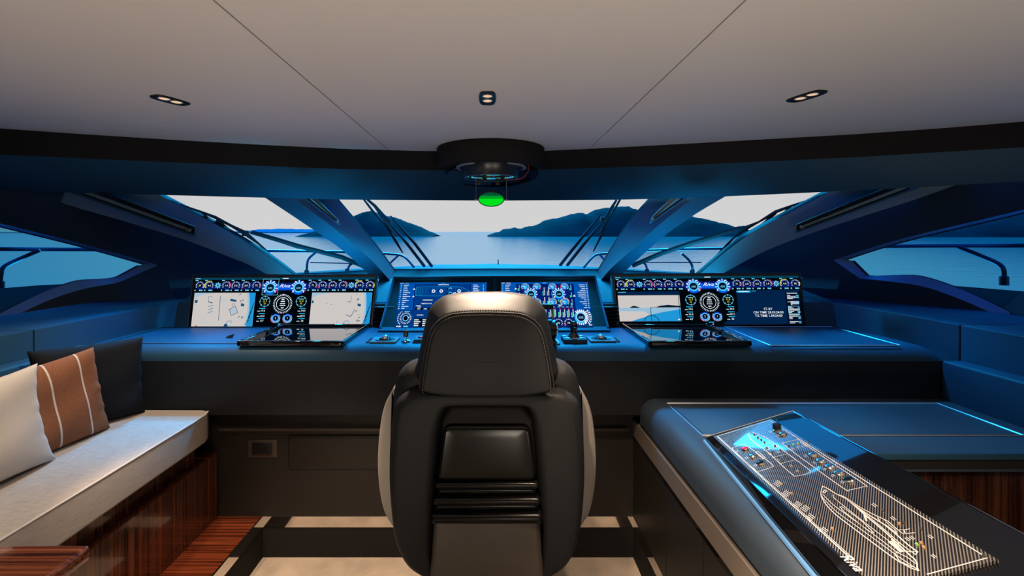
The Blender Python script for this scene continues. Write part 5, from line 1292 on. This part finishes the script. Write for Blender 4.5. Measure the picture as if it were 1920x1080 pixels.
for x, y, dx, e in ((-1.2, 3.14, -.3, 34), (-1.05, 3.22, -.1, 30), (-.55, 3.34, 0, 26), (0, 3.40, 0, 26), (.6, 3.34, 0, 26), (1.1, 3.22, .1, 30), (1.3, 3.14, .3, 34)): spot('blue_fill_light', V(x, y, .99), V(x+dx, y+.80, 1.99), e*1.8, 120, (.01, .50, .90), .06, 1)  # added blue fill behind the screens, brightening header and posts
spot('blue_fill_light', V(-1.62, 3.10, 1.0), V(-2.04, 2.35, .90), 40, 100, (.005, .48, .92), .05, 1)  # added blue fill for the left ledge wall
spot('blue_fill_light', V(1.80, 3.10, 1.0), V(2.30, 2.35, .88), 18, 100, (.005, .42, .95), .05, 1)  # added blue fill for the right ledge wall
for x, y, e in ((-1.75, 2.75, 42), (-1.15, 2.93, 60), (-.45, 2.98, 55), (.45, 2.98, 55), (1.15, 2.90, 56), (1.95, 2.64, 26)): spot('deck_fill_light', V(x, y, 1.69), V(x, y-.28, .82), e*2.3, 66, (.005, .40, .95), .05, .8)  # added blue fill under the header to light the deck
for c, d_, e, a in ((L1, (-.1, -.3, -1), 60, 100), (L2, (0, -.75, -1), 340, 62), (L3, (0, -.3, -1), 3, 100)): spot('warm_down_spot', c+V(0, 0, -.03), c+V(*d_), e, a)
spot('warm_down_spot', V(-.55, .5, ZC-.02), V(-1.5, 1.5, .4), 45, 80)  # this spot and those below are added, without ceiling fixtures
spot('warm_down_spot', V(.25, .2, ZC-.02), V(.98, 1.15, .57), 85, 48)
spot('warm_down_spot', V(-.95, 1.3, ZC-.02), V(-.78, 1.95, -.3), 160, 48)
spot('warm_down_spot', V(-.1, .7, ZC-.02), V(.85, 1.5, .3), 110, 46)
spot('warm_down_spot', V(.35, 1.3, ZC-.02), V(.5, 2.1, -.3), 75, 50)
for x, y, e in ((-1.3, -1.2, 10), (1.3, .6, 8), (0, -1.6, 14)): spot('warm_down_spot', V(x, y, ZC-.02), V(x, y-.02, 0), e, 100)
for x, y, e in ((-.9, -.9, 185), (.2, -.9, 120), (1.3, -.9, 190)): spot('ceiling_fill_light', V(x, y, .05), V(x, y+1.15, 2), e*.43, 122, (1, .88, .72), .15, .9)  # added warm fill aimed up to brighten the ceiling
# ---------------------------------------------------------------- camera
cam = bpy.data.cameras.new('camera'); cam.sensor_width = 36; cam.lens = K/1920*36; cam.shift_x = (960-CX)/1920; cam.shift_y = -(540-CY)/1920; cam.clip_start = .05; cam.clip_end = 20000
co_ = bpy.data.objects.new('camera', cam); C.objects.link(co_); co_.location = (0, 0, CZ); co_.rotation_euler = (math.pi/2, 0, 0)
S = bpy.context.scene; S.camera = co_
S.view_settings.view_transform = 'Standard'; S.view_settings.look = 'None'; S.view_settings.gamma = 1; S.view_settings.use_curve_mapping = False; S.view_settings.exposure = 0
